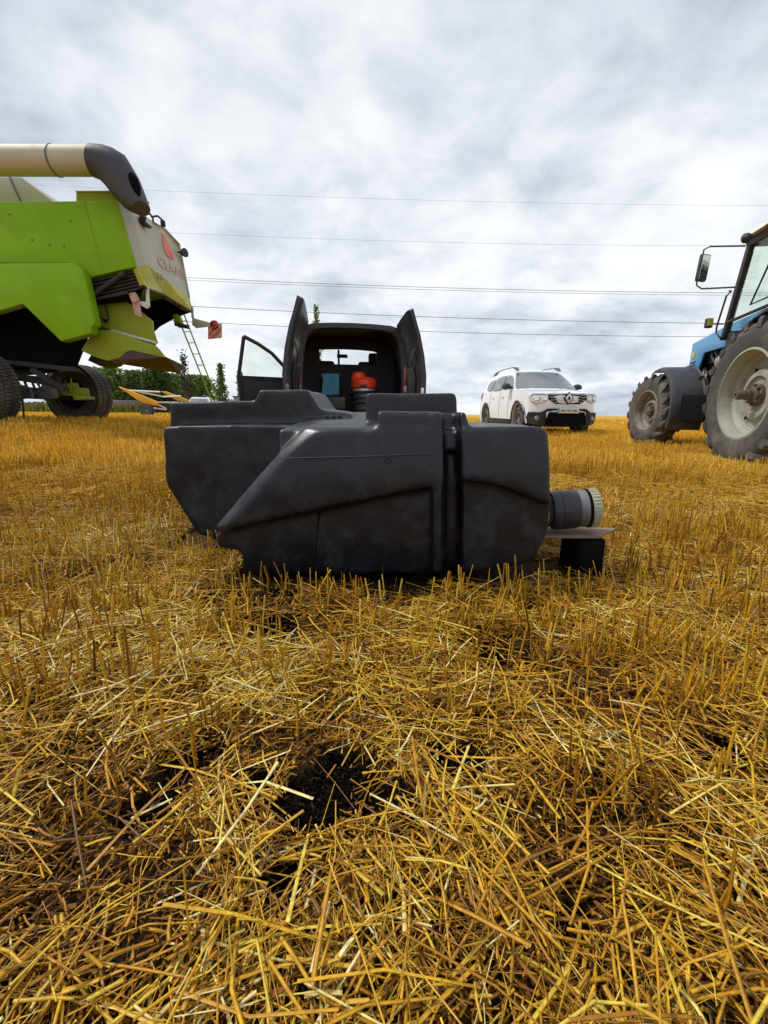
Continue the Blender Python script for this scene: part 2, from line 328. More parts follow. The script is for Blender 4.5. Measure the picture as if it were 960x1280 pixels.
# ---------------------------------------------------------------- straw
FOOT = [(-.44, .44, 1.21, 1.85), (-.80, -.1, 1.48, 2.2), (.40, .70, 1.27, 1.40), (3.75, 4.75, 4.2, 6.1), (4.2, 5.2, 7.3, 8.9)]
def keep(x, y, pad=.0):
    k = np.ones(len(x), bool)
    for a, b, c, d in FOOT: k &= ~((x > a-pad) & (x < b+pad) & (y > c-pad) & (y < d+pad))
    return k
def straw_mesh(name, P, D, Lh, W, bend, tint, sides=3, segs=2, flat=None, mat_=None, label='', cat=''):
    """P start (n,3), D unit dir, Lh length, W radius, bend (n,3) sideways offset at the middle"""
    n = len(P); up = np.tile([0, 0, 1.], (n, 1)); alt = np.abs(D[:, 2]) > .9; up[alt] = [1, 0, 0]
    A = np.cross(D, up); A /= np.linalg.norm(A, axis=1, keepdims=True); B = np.cross(A, D)
    tw = rng.random(n)*2*PI
    if flat is not None: tw = np.where(flat, rng.normal(0, .5, n), tw)
    rings = []
    for s in range(segs+1):
        f = s/segs; C = P+D*(Lh*f)[:, None]+bend*(4*f*(1-f)); w = W*(1.0-.18*f)
        if sides == 2:
            for sg in (-1, 1):
                rings.append(C+sg*(A*np.cos(tw)[:, None]+B*np.sin(tw)[:, None])*w[:, None])
        else:
            for k in range(sides):
                a = tw+2*PI*k/sides; sq = np.where(flat, .14, 1.) if flat is not None else 1.
                wa = w*np.where(flat, 1.45, 1.) if flat is not None else w
                rings.append(C+(A*(np.cos(a)*wa)[:, None]+B*(np.sin(a)*wa*sq)[:, None]))
    V = np.stack(rings, 1); nv = V.shape[1]; q = []
    for s in range(segs):
        if sides == 2: q.append([s*2, s*2+1, s*2+3, s*2+2])
        else:
            for k in range(sides): q.append([s*sides+k, s*sides+(k+1) % sides, (s+1)*sides+(k+1) % sides, (s+1)*sides+k])
    q = np.array(q); Q = (np.arange(n)[:, None, None]*nv+q[None]).reshape(-1, 4)
    me = bpy.data.meshes.new(name); me.vertices.add(n*nv); me.vertices.foreach_set('co', V.ravel()); me.loops.add(Q.size); me.loops.foreach_set('vertex_index', Q.ravel().astype(np.int32))
    me.polygons.add(len(Q)); me.polygons.foreach_set('loop_start', np.arange(len(Q))*4); me.polygons.foreach_set('loop_total', np.full(len(Q), 4))
    me.update(); at = me.attributes.new('tint', 'FLOAT', 'POINT'); at.data.foreach_set('value', np.repeat(tint, nv))
    if sides > 2: me.polygons.foreach_set('use_smooth', np.ones(len(Q), bool))
    me.materials.append(mat_); o = bpy.data.objects.new(name, me); col.objects.link(o); tag(o, label, cat, kind='stuff'); return o
STR = tint_mat('straw_stalks', [(0, (.09, .042, .006)), (.2, (.23, .095, .007)), (.42, (.48, .22, .009)), (.66, (.66, .37, .017)), (.86, (.72, .53, .060)), (1, (.84, .72, .34))], .45, .12, .45)
LIT = tint_mat('straw_litter_brown', [(0, (.035, .016, .004)), (.3, (.15, .06, .006)), (.6, (.36, .155, .008)), (.85, (.60, .31, .016)), (1, (.78, .58, .12))], .55, .05, .3)
STRF = tint_mat('field_straw', [(0, (.28, .13, .010)), (.3, (.64, .34, .026)), (.7, (.86, .53, .055)), (1, (.95, .72, .20))], .6, .30, .2)
def wedge(n, y0, y1, pw=1.0):
    """random ground points in the fan the photo could see, a margin on each side"""
    out = []
    u = rng.random(n); y = (y0**pw+(y1**pw-y0**pw)*u)**(1/pw); half = y*1.02+.45; x = (rng.random(n)*2-1)*half
    return x, y
def orient(x, y, spread):
    base = (fbm(x*2.6+3, y*2.6, 3)-.5)*11+.4
    return base+rng.normal(0, spread, len(x))
def loose(name, n, y0, y1, pw, lmin, lmax, w, sides, segs, hz, label, spread=1.0, m=STR, floor=.22):
    x, y = wedge(n, y0, y1, pw); b = bare(x, y)
    cl = fbm(x*9+30, y*9+12, 3); k = (rng.random(n) > b*.96) & (rng.random(n) < (floor+.9*sm(.34, .56, cl))); k &= keep(x, y, .02); x, y, cl = x[k], y[k], cl[k]; n = len(x)
    th = orient(x, y, spread); Lh = lmin+(lmax-lmin)*rng.random(n)**2.6; el = rng.normal(.02, .13, n)
    D = np.stack([np.cos(th)*np.cos(el), np.sin(th)*np.cos(el), np.sin(el)], 1)
    z = gz(x, y)+.003+hz*rng.random(n)**1.5+np.maximum(0, -np.sin(el))*Lh
    P = np.stack([x, y, z], 1); P -= D*(Lh*.5)[:, None]*np.array([1, 1, 0])
    e = P+D*Lh[:, None]; kk = keep(e[:, 0], e[:, 1], .005) & keep(P[:, 0], P[:, 1], .005); 
    W = w*(.40+.95*rng.random(n)**1.3); bend = rng.normal(0, .045, (n, 3))*Lh[:, None]; bend[:, 2] = np.abs(bend[:, 2])*.6
    t = np.clip(rng.beta(2.2, 2.0, n)*.95+(cl-.5)*.55+(fbm(x*2.5, y*2.5, 2)-.5)*.4+.04, 0, 1); t[rng.random(n) < .02] = 1
    fl = rng.random(n) < .45
    kk &= rng.random(n) > np.maximum(bare(P[:, 0], P[:, 1]), bare(e[:, 0], e[:, 1]))*.85
    s = kk; P, D, Lh, W, bend, t, fl = P[s], D[s], Lh[s], W[s], bend[s], t[s], fl[s]
    return straw_mesh(name, P, D, Lh, W, bend, t, sides, segs, fl if sides > 2 else None, m, label, 'straw')
loose('loose_straw', 112000, .12, 2.6, 1.7, .018, .17, .00138, 5, 2, .032, 'layer of loose cut straw lying close to the camera', .95)
loose('straw_litter', 210000, .12, 2.6, 1.7, .006, .045, .0013, 3, 1, .022, 'short broken straw pieces covering the soil near the camera', 1.6, LIT, .75)
loose('straw_fibres', 26000, .12, 2.0, 1.6, .02, .11, .0006, 3, 1, .040, 'hair-thin split straw fibres tangled over the near stubble', 1.8)
loose('chaff', 90000, .12, 2.2, 1.5, .004, .014, .0018, 2, 1, .018, 'small flat chaff flakes sprinkled on the near soil', 2.5, LIT, .8)
loose('scattered_straw', 130000, 2.2, 9, 1.6, .05, .24, .0024, 3, 1, .06, 'loose straw strewn over the middle of the field', .7, STRF)
def stubble(name, n, y0, y1, pw, hmin, hmax, w, sides, segs, label, m, spacing=.15, rowk=.018, lean=.16):
    x, y = wedge(n, y0, y1, pw); ca, sa = math.cos(.10), math.sin(.10); v = -x*sa+y*ca; u = x*ca+y*sa
    wob = (fbm(u*.8, v*.8, 2)-.5)*.06; r = np.round((v)/spacing)*spacing+rng.normal(0, rowk, n)+wob; u2 = np.round(u/.035)*.035+rng.normal(0, .008, n)
    x = u2*ca-r*sa; y = u2*sa+r*ca; b = bare(x, y)
    tr = fbm(x*1.1+9, y*1.1+2, 3); d = np.hypot(x, y); pres = np.maximum(sm(.42, .55, tr), sm(-.15, -.7, x)*sm(.5, .9, y)); pres = np.maximum(pres, .12); pres = pres*sm(.35, 1.3, d)*.9+.05+.4*sm(3, 6, d)
    tf = fbm(x*11+70, y*11+50, 2) if y1 < 5 else fbm(x*4+70, y*4+50, 2); pres = pres*(.15+1.15*sm(.38, .60, tf))
    pres = pres*(1-.75*sm(.26, .12, np.abs(v-3.3+.15*np.sin(u)))*sm(-.8, -1.6, x))*(1-.6*sm(.30, .16, np.abs(u*.5+v-5.6))*sm(1., 2, x))*(1-.55*sm(.45, .62, fbm(x*.5+5, y*.5+80, 3)))
    k = (rng.random(n) < pres*(1-b)) & keep(x, y, .035) & (y > .25); x, y = x[k], y[k]; n = len(x)
    el = rng.normal(0, lean, n); th = rng.random(n)*2*PI; D = np.stack([np.cos(th)*np.sin(el), np.sin(th)*np.sin(el), np.cos(el)], 1)
    Lh = hmin+(hmax-hmin)*rng.random(n); Lh *= .70+.65*fbm(x*3, y*3, 2); P = np.stack([x, y, gz(x, y)-.004], 1)
    W = w*(.6+.7*rng.random(n)); bend = rng.normal(0, .03, (n, 3))*Lh[:, None]
    t = np.clip(rng.beta(2.6, 1.8, n)*.9+(fbm(x*1.3, y*1.3, 2)-.5)*.5, 0, 1)
    fl = rng.random(n) < .3
    return straw_mesh(name, P, D, Lh, W, bend, t, sides, segs, fl if sides > 2 else None, m, label, 'stubble')
stubble('stubble', 60000, .3, 4, 1.8, .035, .12, .0019, 5, 2, 'upright cut wheat stubble standing around the black tank', STR, .15, .022, .25)
stubble('field_stubble', 190000, 3.6, 14, 1.6, .07, .15, .0038, 2, 1, 'upright wheat stubble in rows between tank and vehicles', STRF, .16, .02, .2)
stubble('distant_stubble', 110000, 13, 60, 1.35, .10, .18, .012, 2, 1, 'far golden stubble running to the horizon', STRF, .5, .08, .22)
def burnt():
    n = 5000; P = []
    for p, r, s in BARE_AND_SHADE:
        k = int(1100*s); a = rng.random(k)*2*PI; q = r*1.2*np.sqrt(rng.random(k)); P.append(np.stack([p.x+np.cos(a)*q, p.y+np.sin(a)*q], 1))
    P = np.concatenate(P); x, y = P[:, 0], P[:, 1]; k = keep(x, y, .02); x, y = x[k], y[k]; n = len(x); th = rng.random(n)*2*PI; el = rng.normal(.1, .35, n)
    D = np.stack([np.cos(th)*np.cos(el), np.sin(th)*np.cos(el), np.sin(el)], 1); P = np.stack([x, y, gz(x, y)-.016+.012*rng.random(n)], 1)
    m = tint_mat('charred_and_shade_bits', [(0, (.004, .004, .004)), (.6, (.016, .012, .009)), (1, (.10, .06, .02))], 1, 0, 0)
    straw_mesh('charred_and_shade_debris', P, D, .005+.016*rng.random(n), .0010+.0014*rng.random(n), rng.normal(0, .002, (n, 3)), rng.beta(1.2, 2.2, n), 3, 1, None, m, 'blackened crumbs and burnt chaff in the dark bare patches and the painted tank shade', 'debris')
burnt()
def weeds_strip():
    n = 16000; x = -95+85*rng.random(n); y = 52+10*rng.random(n)
    P = np.stack([x, y, gz(x, y)], 1); el = rng.normal(0, .3, n); th = rng.random(n)*2*PI; D = np.stack([np.cos(th)*np.sin(el), np.sin(th)*np.sin(el), np.cos(el)], 1)
    m = tint_mat('weed_green', [(0, (.07, .10, .02)), (.6, (.16, .19, .04)), (1, (.30, .28, .08))], .8, .2, .2)
    straw_mesh('field_edge_weeds', P, D, .4+1.0*rng.random(n), .05+.07*rng.random(n), rng.normal(0, .1, (n, 3)), rng.random(n), 2, 2, None, m, 'band of tall green weeds along the far field edge', 'weeds')
weeds_strip()

# ================================================================ SKYLINE: trees, shed, wires
LEAF = tint_mat('tree_leaves', [(0, (.075, .12, .035)), (.5, (.15, .23, .065)), (1, (.25, .33, .11))], .8, .5, .1)
DARKLEAF = tint_mat('dark_tree_leaves', [(0, (.035, .07, .022)), (.5, (.07, .13, .035)), (1, (.12, .19, .06))], .8, .4, .1)
DRYLEAF = tint_mat('sparse_dry_leaves', [(0, (.05, .05, .045)), (.6, (.09, .085, .06)), (1, (.12, .15, .05))], .7, .2, .2)
def tree(name, x, y, h, w, shape, label, leaf=LEAF, n=2600, base=.12, group=None, size=.20, sd=0):
    r = np.random.default_rng(sd+int(h*100)); z0 = float(gz(np.array([x]), np.array([y]))[0]); root = empty(name, (x, y, z0), label=label, cat='tree', group=group)
    t = MB(); t.tube([(0, 0, -.2), (0.05*w, 0, h*.3), (-.03*w, .02, h*.65), (0, 0, h*.96)], [h*.022+.03, h*.017+.02, h*.010+.015, .012], 7)
    for k in range(9):
        a = k*2.4; z = h*(base+.08+k*.085); L = w*.42*(1-.5*k/9) if shape != 'poplar' else w*.34
        t.tube([(0, 0, z), (math.cos(a)*L*.5, math.sin(a)*L*.5, z+L*(.5 if shape == 'round' else 1.4)), (math.cos(a)*L, math.sin(a)*L, z+L*(.9 if shape == 'round' else 2.6))], [.05*h/8, .03*h/8, .01], 5)
    t.build('trunk', M['bark'], root, smooth=True)
    # clumps, then leaves in clumps
    nc = 110; cz = base+(1-base)*r.random(nc)**.9
    if shape == 'poplar': rad = w*.5*np.sin(np.clip((cz-base)/(1-base), 0.02, 1)**.6*PI*.93+.12)
    else: rad = w*.5*np.sqrt(np.clip(1-((cz-base)/(1-base)*2-.9)**2*.8, .05, 1))
    rad = np.abs(rad); a = r.random(nc)*2*PI; q = rad*np.sqrt(r.random(nc))*.9; C = np.stack([np.cos(a)*q, np.sin(a)*q, cz*h], 1)
    cs = (.10+.12*r.random(nc))*w*(1.0 if shape == 'round' else .9); ct = r.random(nc)
    i = r.integers(0, nc, n); P = C[i]+r.normal(0, 1, (n, 3))*cs[i][:, None]*np.array([.6, .6, .75 if shape == 'round' else 1.7])
    P[:, 2] = np.minimum(P[:, 2], h*1.02); D = r.normal(0, 1, (n, 3)); D /= np.linalg.norm(D, axis=1, keepdims=True)
    o = straw_mesh('crown', P, D, size*(.6+.8*r.random(n)), size*.35*(.6+.8*r.random(n)), np.zeros((n, 3)), np.clip(ct[i]*.7+r.random(n)*.3, 0, 1), 2, 1, None, leaf, '', '')
    for k in ('label', 'category', 'kind'):
        if k in o: del o[k]
    o.parent = root
def tpx(px, py, Y):
    q = atY(px, py, Y); return q.x, q.z
G = 'trees along the far field edge'
TREES = [  # px centre, px top, px width, distance, shape, label
 (136, 464, 44, 74, 'round', 'low rounded tree just right of the harvester tyre', LEAF, 4200),
 (168, 468, 44, 78, 'round', 'bushy tree behind the yellow header arms', LEAF, 4200),
 (194, 458, 30, 70, 'dense', 'broad dark tree, densest and darkest of the far row', DARKLEAF, 6000),
 (216, 472, 36, 76, 'round', 'small tree right of the dense dark tree', LEAF, 3400),
 (228, 441, 17, 66, 'poplar', 'tall bare-looking poplar with sparse greyish leaves', DRYLEAF, 700),
 (249, 474, 40, 72, 'round', 'round bush between the sparse poplar and the ladder foot', LEAF, 4200),
 (275, 459, 14, 68, 'poplar', 'green poplar directly right of the ladder', LEAF, 1500),
 (300, 468, 11, 70, 'poplar', 'slim poplar beside the open van door', LEAF, 1100),
 (395, 386, 13, 62, 'poplar', 'tall thin poplar whose tip shows above the van roof', LEAF, 900),
 (105, 474, 30, 84, 'round', 'tree mostly hidden behind the far harvester tyre', LEAF, 1500),
 (70, 480, 34, 86, 'round', 'leftmost low tree behind the harvester axle', LEAF, 1500),
]
for i, (px, py, w, Y, sh, lab, lf, n) in enumerate(TREES):
    x, z = tpx(px, py, Y); wm = w/F*Y*1.0
    tree('poplar_tree' if sh == 'poplar' else 'tree', x, Y, z, wm, 'poplar' if sh == 'poplar' else 'round', lab, lf, n, .03 if sh != 'poplar' else .10, G, size=.34 if sh != 'poplar' else .26, sd=i)
# low far hedge line filling between the trees
def hedge():
    n = 15000; x = -66+50*rng.random(n); y = 86+6*rng.random(n); h = .5+(5.2-.06*(x+66))*fbm(x*.35, y*.1, 3)*rng.random(n)
    P = np.stack([x, y, h], 1); D = rng.normal(0, 1, (n, 3)); D /= np.linalg.norm(D, axis=1, keepdims=True)
    straw_mesh('hedge', P, D, .35+.3*rng.random(n), .14+.1*rng.random(n), np.zeros((n, 3)), rng.random(n), 2, 1, None, LEAF, 'far low hedge of shrubs that reads as one green mass', 'hedge')
hedge()
# small concrete box building
x0, z1 = tpx(292, 496, 60); x1, _ = tpx(309, 496, 60)
sh = empty('shed', ((x0+x1)/2, 61, 0.2), label='tiny far grey concrete hut seen between poplars and van door', cat='shed')
m = MB(); m.box((0, 0, z1/2-.2), (x1-x0, 2.2, z1)); m.build('wall', M['concrete'], sh)
m = MB(); m.box((0, 0, z1-.15), (x1-x0+.3, 2.5, .12)); m.build('roof', M['steel'], sh)
m = MB(); m.box((0, -1.12, .8), (.6, .05, 1.6)); m.build('door', M['chassis'], sh)

def wire(pl, pr, Y, r, label):
    a = atY(*pl, Y); b = atY(*pr, Y); d = (b-a); ext = .55; n = 26; pts = []
    for k in range(n+1):
        t = -ext+(1+2*ext)*k/n; q = a+d*t; q.z -= .0; q.z += ((t-.5)**2-.25)*1.3; pts.append(q)
    m = MB(); m.tube(pts, r, 5); o = m.build('power_line', M['wire'], smooth=True)
    tag(o, label, 'power line', 'overhead power lines')
wire((190, 238), (950, 257), 62, .010, 'highest and faintest overhead wire crossing the clouds')
wire((215, 291), (860, 307), 62, .011, 'second faint overhead wire from the top')
wire((235, 347), (900, 366), 58, .026, 'upper strand of the close double wire above the van')
wire((235, 350), (900, 369), 58.5, .020, 'lower strand of the close double wire above the van')
wire((242, 383), (880, 404), 58, .030, 'overhead wire passing just above the open van doors')
wire((275, 404), (890, 421), 58, .028, 'lowest overhead wire, level with the van roof')

# ================================================================ generic wheel
def wheel_parts(parent, c, ax, Rr, rr, w, lugs=0, lug_h=.03, rimmat='rim', style='disc', steer=0, tyrename='tyre', rubber='rubber', deep=.10):
    """c centre, ax outward axis (unit, local)"""
    ax = Vector(ax).normalized(); c = Vector(c); t = MB(); hw = w/2
    if steer: ax = Matrix.Rotation(steer, 3, 'Z') @ ax
    prof = [(rr, hw*.78), (rr+.02, hw*.92), (rr+(Rr-rr)*.45, hw*1.04), (Rr-lug_h-.045, hw*.97), (Rr-lug_h-.01, hw*.80), (Rr-lug_h, hw*.45), (Rr-lug_h, -hw*.45), (Rr-lug_h-.01, -hw*.80),
            (Rr-lug_h-.045, -hw*.97), (rr+(Rr-rr)*.45, -hw*1.04), (rr+.02, -hw*.92), (rr, -hw*.78)]
    t.lathe(prof, c, ax, 56)
    u = ax.orthogonal().normalized()
    up = Vector((0, 0, 1)); u = (up-ax*up.dot(ax)).normalized(); b = ax.cross(u)
    def P(r, ang, s): return c+ax*s+(u*math.cos(ang)+b*math.sin(ang))*r
    if lugs:
        da = 2*PI/lugs
        for k in range(lugs):
            for sg in (-1, 1):
                a0 = k*da+(da/2 if sg > 0 else 0); th = da*.17; loops = []
                for f, rb, rt in ((0.03, Rr-lug_h-.005, Rr), (.5, Rr-lug_h-.008, Rr), (.88, Rr-lug_h-.02, Rr-.012), (1.03, Rr-lug_h-.07, Rr-.05)):
                    s = sg*hw*f; a = a0-f*da*.95
                    loops.append([P(rb, a-th*1.25, s), P(rt, a-th*.8, s), P(rt, a+th*.8, s), P(rb, a+th*1.25, s)])
                t.loft(loops)
    else:
        nb = 64
        for k in range(nb):
            for s, o in ((-.6, 0), (0, .5), (.6, 0)):
                a = (k+o)*2*PI/nb; th = 2*PI/nb*.38
                t.loft([[P(Rr-lug_h-.006, a-th, (s-.26)*hw), P(Rr-.001, a-th, (s-.26)*hw), P(Rr-.001, a+th, (s-.26)*hw), P(Rr-lug_h-.006, a+th, (s-.26)*hw)],
                        [P(Rr-lug_h-.006, a-th, (s+.26)*hw), P(Rr-.001, a-th, (s+.26)*hw), P(Rr-.001, a+th, (s+.26)*hw), P(Rr-lug_h-.006, a+th, (s+.26)*hw)]])
    wh = t.build('wheel', M[rubber], parent, smooth=True, angle=40)
    r = MB()
    if style == 'disc':
        pr = [(rr+.012, hw*.80), (rr+.014, hw*.90), (rr-.012, hw*.93), (rr-.022, hw*.75), (rr-.045, hw*.62), (rr-.050, hw*.30), (rr-.085, hw*.20), (rr-.095, hw*.80-deep-.10)]
        t0 = hw*.80-deep-.10; r.lathe(pr+[(rr*.80, t0+.004), (rr*.78, t0-.012), (rr*.60, t0-.010), (rr*.57, t0+.018), (rr*.52, t0+.050), (rr*.42, t0+.055), (rr*.40, t0+.025), (rr*.34, t0+.02), (0.001, t0+.02)], c, ax, 56)
        r.lathe([(rr+.012, -hw*.8), (rr-.03, -hw*.75), (rr-.09, -hw*.2), (rr-.095, t0)], c, ax, 40)
    else:
        r.lathe([(rr+.004, hw*.80), (rr-.012, hw*.86), (rr-.025, hw*.6), (rr-.035, hw*.1)], c, ax, 40)
        r.lathe([(rr-.035, hw*.1), (rr-.04, -hw*.8), (rr+.004, -hw*.8)], c, ax, 40)
        for k in range(5):
            a = k*2*PI/5+.3
            for o in (-.13, .13):
                r.loft([[P(.06, a+o*2-.1, hw*.62), P(.06, a+o*2+.1, hw*.62), P(.06, a+o*2+.1, hw*.3), P(.06, a+o*2-.1, hw*.3)],
                        [P(rr-.02, a+o-.05, hw*.68), P(rr-.02, a+o+.05, hw*.68), P(rr-.02, a+o+.05, hw*.4), P(rr-.02, a+o-.05, hw*.4)]])
        r.lathe([(.001, hw*.66), (.05, hw*.66), (.085, hw*.6), (.09, hw*.3), (.14, hw*.05), (rr-.06, -.02)], c, ax, 30)
    r.build('rim', M[rimmat], wh, smooth=True, angle=40)
    return wh, P, ax
def hub_parts(wh, P, ax, t0, rh, stub=0, slots=0, slot_r=.3, rr=.4, bolts=8):
    c = P(0, 0, 0)
    h = MB(); h.lathe([(rh*1.0, t0), (rh*1.0, t0+.035), (rh*.78, t0+.05), (rh*.74, t0+.075), (rh*.35, t0+.09), (.001, t0+.09)], c, ax, 24)
    for k in range(bolts):
        a = k*2*PI/bolts; q = P(rh*.86, a, t0+.03); h.lathe([(.001, .045), (.017, .045), (.022, 0), (.022, -.02)], q, ax, 7)
    h.build('hub', M['rusty'], wh, smooth=True)
    if stub:
        s = MB(); s.lathe([(.062, t0), (.062, t0+stub*.55), (.055, t0+stub*.56), (.055, t0+stub-.02), (.048, t0+stub), (.018, t0+stub), (.018, t0+stub-.02), (.001, t0+stub-.02)], c, ax, 20)
        s.build('axle_shaft', M['rusty'], wh, smooth=True)
    for k in range(slots):
        a = k*2*PI/slots+.45; s = MB(); q = P(slot_r, a, t0-.014)
        up = (P(1, a, 0)-P(0, a, 0)).normalized(); sd = ax.cross(up)
        pts = [q+up*.045*math.cos(g)+sd*.017*math.sin(g) for g in [i*2*PI/12 for i in range(12)]]
        s.prism(pts, ax*.014); s.build('rim_slot', M['cavity'], wh)

def arc2(cx, cz, r, a0, a1, n): return [(cx+r*math.cos(a0+(a1-a0)*i/n), cz+r*math.sin(a0+(a1-a0)*i/n)) for i in range(n+1)]
def warp(outline, f, S, name, mats, parent, smooth=True, angle=32):
    m = MB(); m.loft([[f(s, y, z) for y, z in outline] for s in S]); return m.build(name, mats, parent, smooth=smooth, angle=angle)

# ================================================================ WHITE CAR  (local: front towards -y)
def suv_hw(z):
    pts = [(.2, .86), (.45, .895), (.85, .905), (1.0, .895), (1.15, .86), (1.3, .80), (1.55, .67), (1.7, .58)]
    for (a, b), (c, d) in zip(pts, pts[1:]):
        if z <= c: return b+(d-b)*max(0, (z-a)/(c-a))
    return pts[-1][1]
def suv_f(s, y, z, q=0.0):
    fr = max(0, (-y-1.0)/1.17); rr = max(0, (y-1.3)/.87); a = abs(s)
    y2 = y+fr*(.10*a**2+.20*a**5)-rr*.16*a**3
    w = suv_hw(z)*(1-.06*fr**2-.04*rr**2); z2 = z
    if z > 1.02: z2 = z-.035*a**3*(1 if z > 1.2 else .9)
    return Vector((s*(w+q), y2, z2))
def build_suv(loc, rz, label):
    root = empty('parked_car', loc, rz, label=label, cat='car')
    S = [-1, -.93, -.78, -.55, -.28, 0, .28, .55, .78, .93, 1]
    out = [(-2.13, .30), (-2.17, .42), (-2.18, .60), (-2.17, .78), (-2.15, .90), (-2.10, .985), (-1.9, 1.03), (-1.5, 1.075), (-1.10, 1.115), (-.9, 1.13), (0, 1.14), (1.0, 1.16), (1.9, 1.18), (2.12, 1.12), (2.16, .9), (2.18, .6), (2.14, .34), (1.85, .27)]
    out += arc2(1.34, .36, .40, -.2, PI+.2, 12)+[(.85, .24), (-.85, .24)]+arc2(-1.335, .36, .40, -.2, PI+.2, 12)+[(-1.80, .28)]
    warp(out, suv_f, S, 'body', M['white'], root)
    gh = [(-1.12, 1.10), (-.55, 1.50), (-.36, 1.60), (-.1, 1.655), (.4, 1.68), (1.2, 1.665), (1.75, 1.61), (1.92, 1.50), (2.05, 1.16)]
    def gf(s, y, z):
        v = suv_f(s, y, z); v.y += .16*abs(s)**2.5*max(0, min(1, (.2-y))); return v
    warp(gh, gf, S, 'roof', M['white'], root)
    # windshield
    m = MB(); rows = []
    for (y, z) in ((-1.055, 1.155), (-.85, 1.30), (-.63, 1.455), (-.42, 1.575)):
        k = .975
        rows.append([gf(s*k, y-.012, z+.012) for s in (-1, -.7, -.35, 0, .35, .7, 1)])
    m.loft(rows, False, False); m.build('windshield', M['carglass'], root, smooth=True)
    # side windows
    for sg in (-1, 1):
        for pts in ([(-.80, 1.18), (-.42, 1.46), (-.22, 1.54), (.05, 1.56), (.05, 1.19)], [(.13, 1.19), (.13, 1.56), (.60, 1.565), (.88, 1.53), (.92, 1.20)], [(1.0, 1.21), (.98, 1.52), (1.45, 1.49), (1.62, 1.40), (1.50, 1.23)]):
            m = MB(); m.prism([suv_f(sg, y, z, .020) for y, z in pts], (sg*.004, 0, 0)); m.build('side_window', M['carglass'], root)
        # roof rail
        m = MB(); pt = [(-.42, 1.62), (-.32, 1.70), (0, 1.735), (.7, 1.745), (1.2, 1.725), (1.45, 1.69), (1.6, 1.64)]
        m.loft([[Vector((sg*(.585+dx), y, z+dz)) for dx, dz in ((-.015, -.09 if 0 < i < 2 or i > 4 else -.015), (.025, -.09 if 0 < i < 2 or i > 4 else -.015), (.025, .0), (-.015, .0))] for i, (y, z) in enumerate(pt)]); m.build('roof_rail', M['steel'], root, smooth=True)
        # wheel arches, sills
        for cy in (-1.335, 1.34):
            m = MB(); a = arc2(cy, .36, .405, -.15, PI+.15, 14); b = arc2(cy, .36, .475, -.15, PI+.15, 14)
            loops = [[suv_f(sg, y, z, .004), suv_f(sg, y, z, .022), suv_f(sg, y2, z2, .018), suv_f(sg, y2, z2, .002)] for (y, z), (y2, z2) in zip(a, b)]
            m.loft(loops); m.build('arch_trim', M['blackplastic'], root, smooth=True)
        m = MB(); m.prism([suv_f(sg, y, z, .012) for y, z in ((-.86, .24), (-.86, .38), (.88, .40), (.88, .24))], (sg*.012, 0, 0)); m.build('sill_trim', M['blackplastic'], root, bevel=.004)
        # door seams and handles
        for yy in (-.62, .10, .95):
            m = MB(); m.tube([suv_f(sg, yy, z, .002) for z in (.42, .7, .95, 1.14)], .004, 5); m.build('door_seam', M['chassis'], root)
        for yy in (-.12, .72):
            m = MB(); m.box(suv_f(sg, yy, .98, .018), (.025, .17, .035)); m.build('door_handle', M['white'], root, bevel=.008)
        mi = MB(); q = suv_f(sg, -.66, 1.20, 0); mi.loft([[q+Vector((sg*d, y*k, z*k)) for y, z in ((-.09, -.03), (-.10, .05), (-.03, .105), (.06, .09), (.07, -.04))] for d, k in ((.02, .35), (.09, .9), (.16, 1), (.24, .85), (.27, .5))])
        mo = mi.build('wing_mirror', M['blackplastic'], root, smooth=True, angle=60)
        mi = MB(); mi.prism([q+Vector((sg*d, .074, z)) for d, z in ((.10, -.03), (.10, .085), (.22, .075), (.24, -.02))], (0, .004, 0)); mi.build('mirror_glass', M['mirror'], mo)
        # fender badge vent (dark)
    def fy(x, z): s = x/suv_hw(z); yy = -2.18 if z < .7 else (-2.17 if z < .8 else (-2.155 if z < .9 else -2.12)); return suv_f(s, yy, z).y
    def patch(name, poly, mt, out_=.012, par=root, bev=0, thick=.05):
        d = []
        for i, (x, z) in enumerate(poly):
            x2, z2 = poly[(i+1) % len(poly)]; k = max(1, int(abs(x2-x)/.08))
            for j in range(k): d.append((x+(x2-x)*j/k, z+(z2-z)*j/k))
        m = MB(); m.prism([(x, fy(x, z)-out_, z) for x, z in d], (0, thick, 0)); return m.build(name, mt, par, bevel=bev)
    for sg in (-1, 1):
        hl = patch('headlight', [(sg*.46, .83), (sg*.47, .94), (sg*.60, .965), (sg*.80, .965), (sg*.86, .90), (sg*.83, .80), (sg*.74, .765), (sg*.60, .775)], M['silver'], .018)
        patch('lamp_bowl', [(sg*.52, .83), (sg*.52, .91), (sg*.60, .93), (sg*.66, .87), (sg*.60, .81)], M['chrome'], .026, hl, 0, .02)
        patch('lamp_bowl', [(sg*.69, .82), (sg*.68, .91), (sg*.78, .93), (sg*.81, .87), (sg*.77, .81)], M['chrome'], .026, hl, 0, .02)
        patch('lamp_seam', [(sg*.455, .84), (sg*.45, .955), (sg*.475, .955), (sg*.485, .83)], M['blackplastic'], .022, hl, 0, .02)
    g = patch('grille', [(-.45, .96), (.45, .96), (.47, .84), (.30, .735), (-.30, .735), (-.47, .84)], M['cavity'], .010)
    for z, w in ((.94, .45), (.885, .45), (.83, .42), (.775, .33)):
        for sg in (-1, 1):
            m = MB(); m.tube([Vector((sg*x, fy(x, z)-.024, z+.012*math.cos(x*26))) for x in [.09+(w-.09)*i/8 for i in range(9)]], .006, 6); m.build('grille_bar', M['chrome'], g, smooth=True)
    # diamond badge
    m = MB(); yb = fy(0, .86)-.05
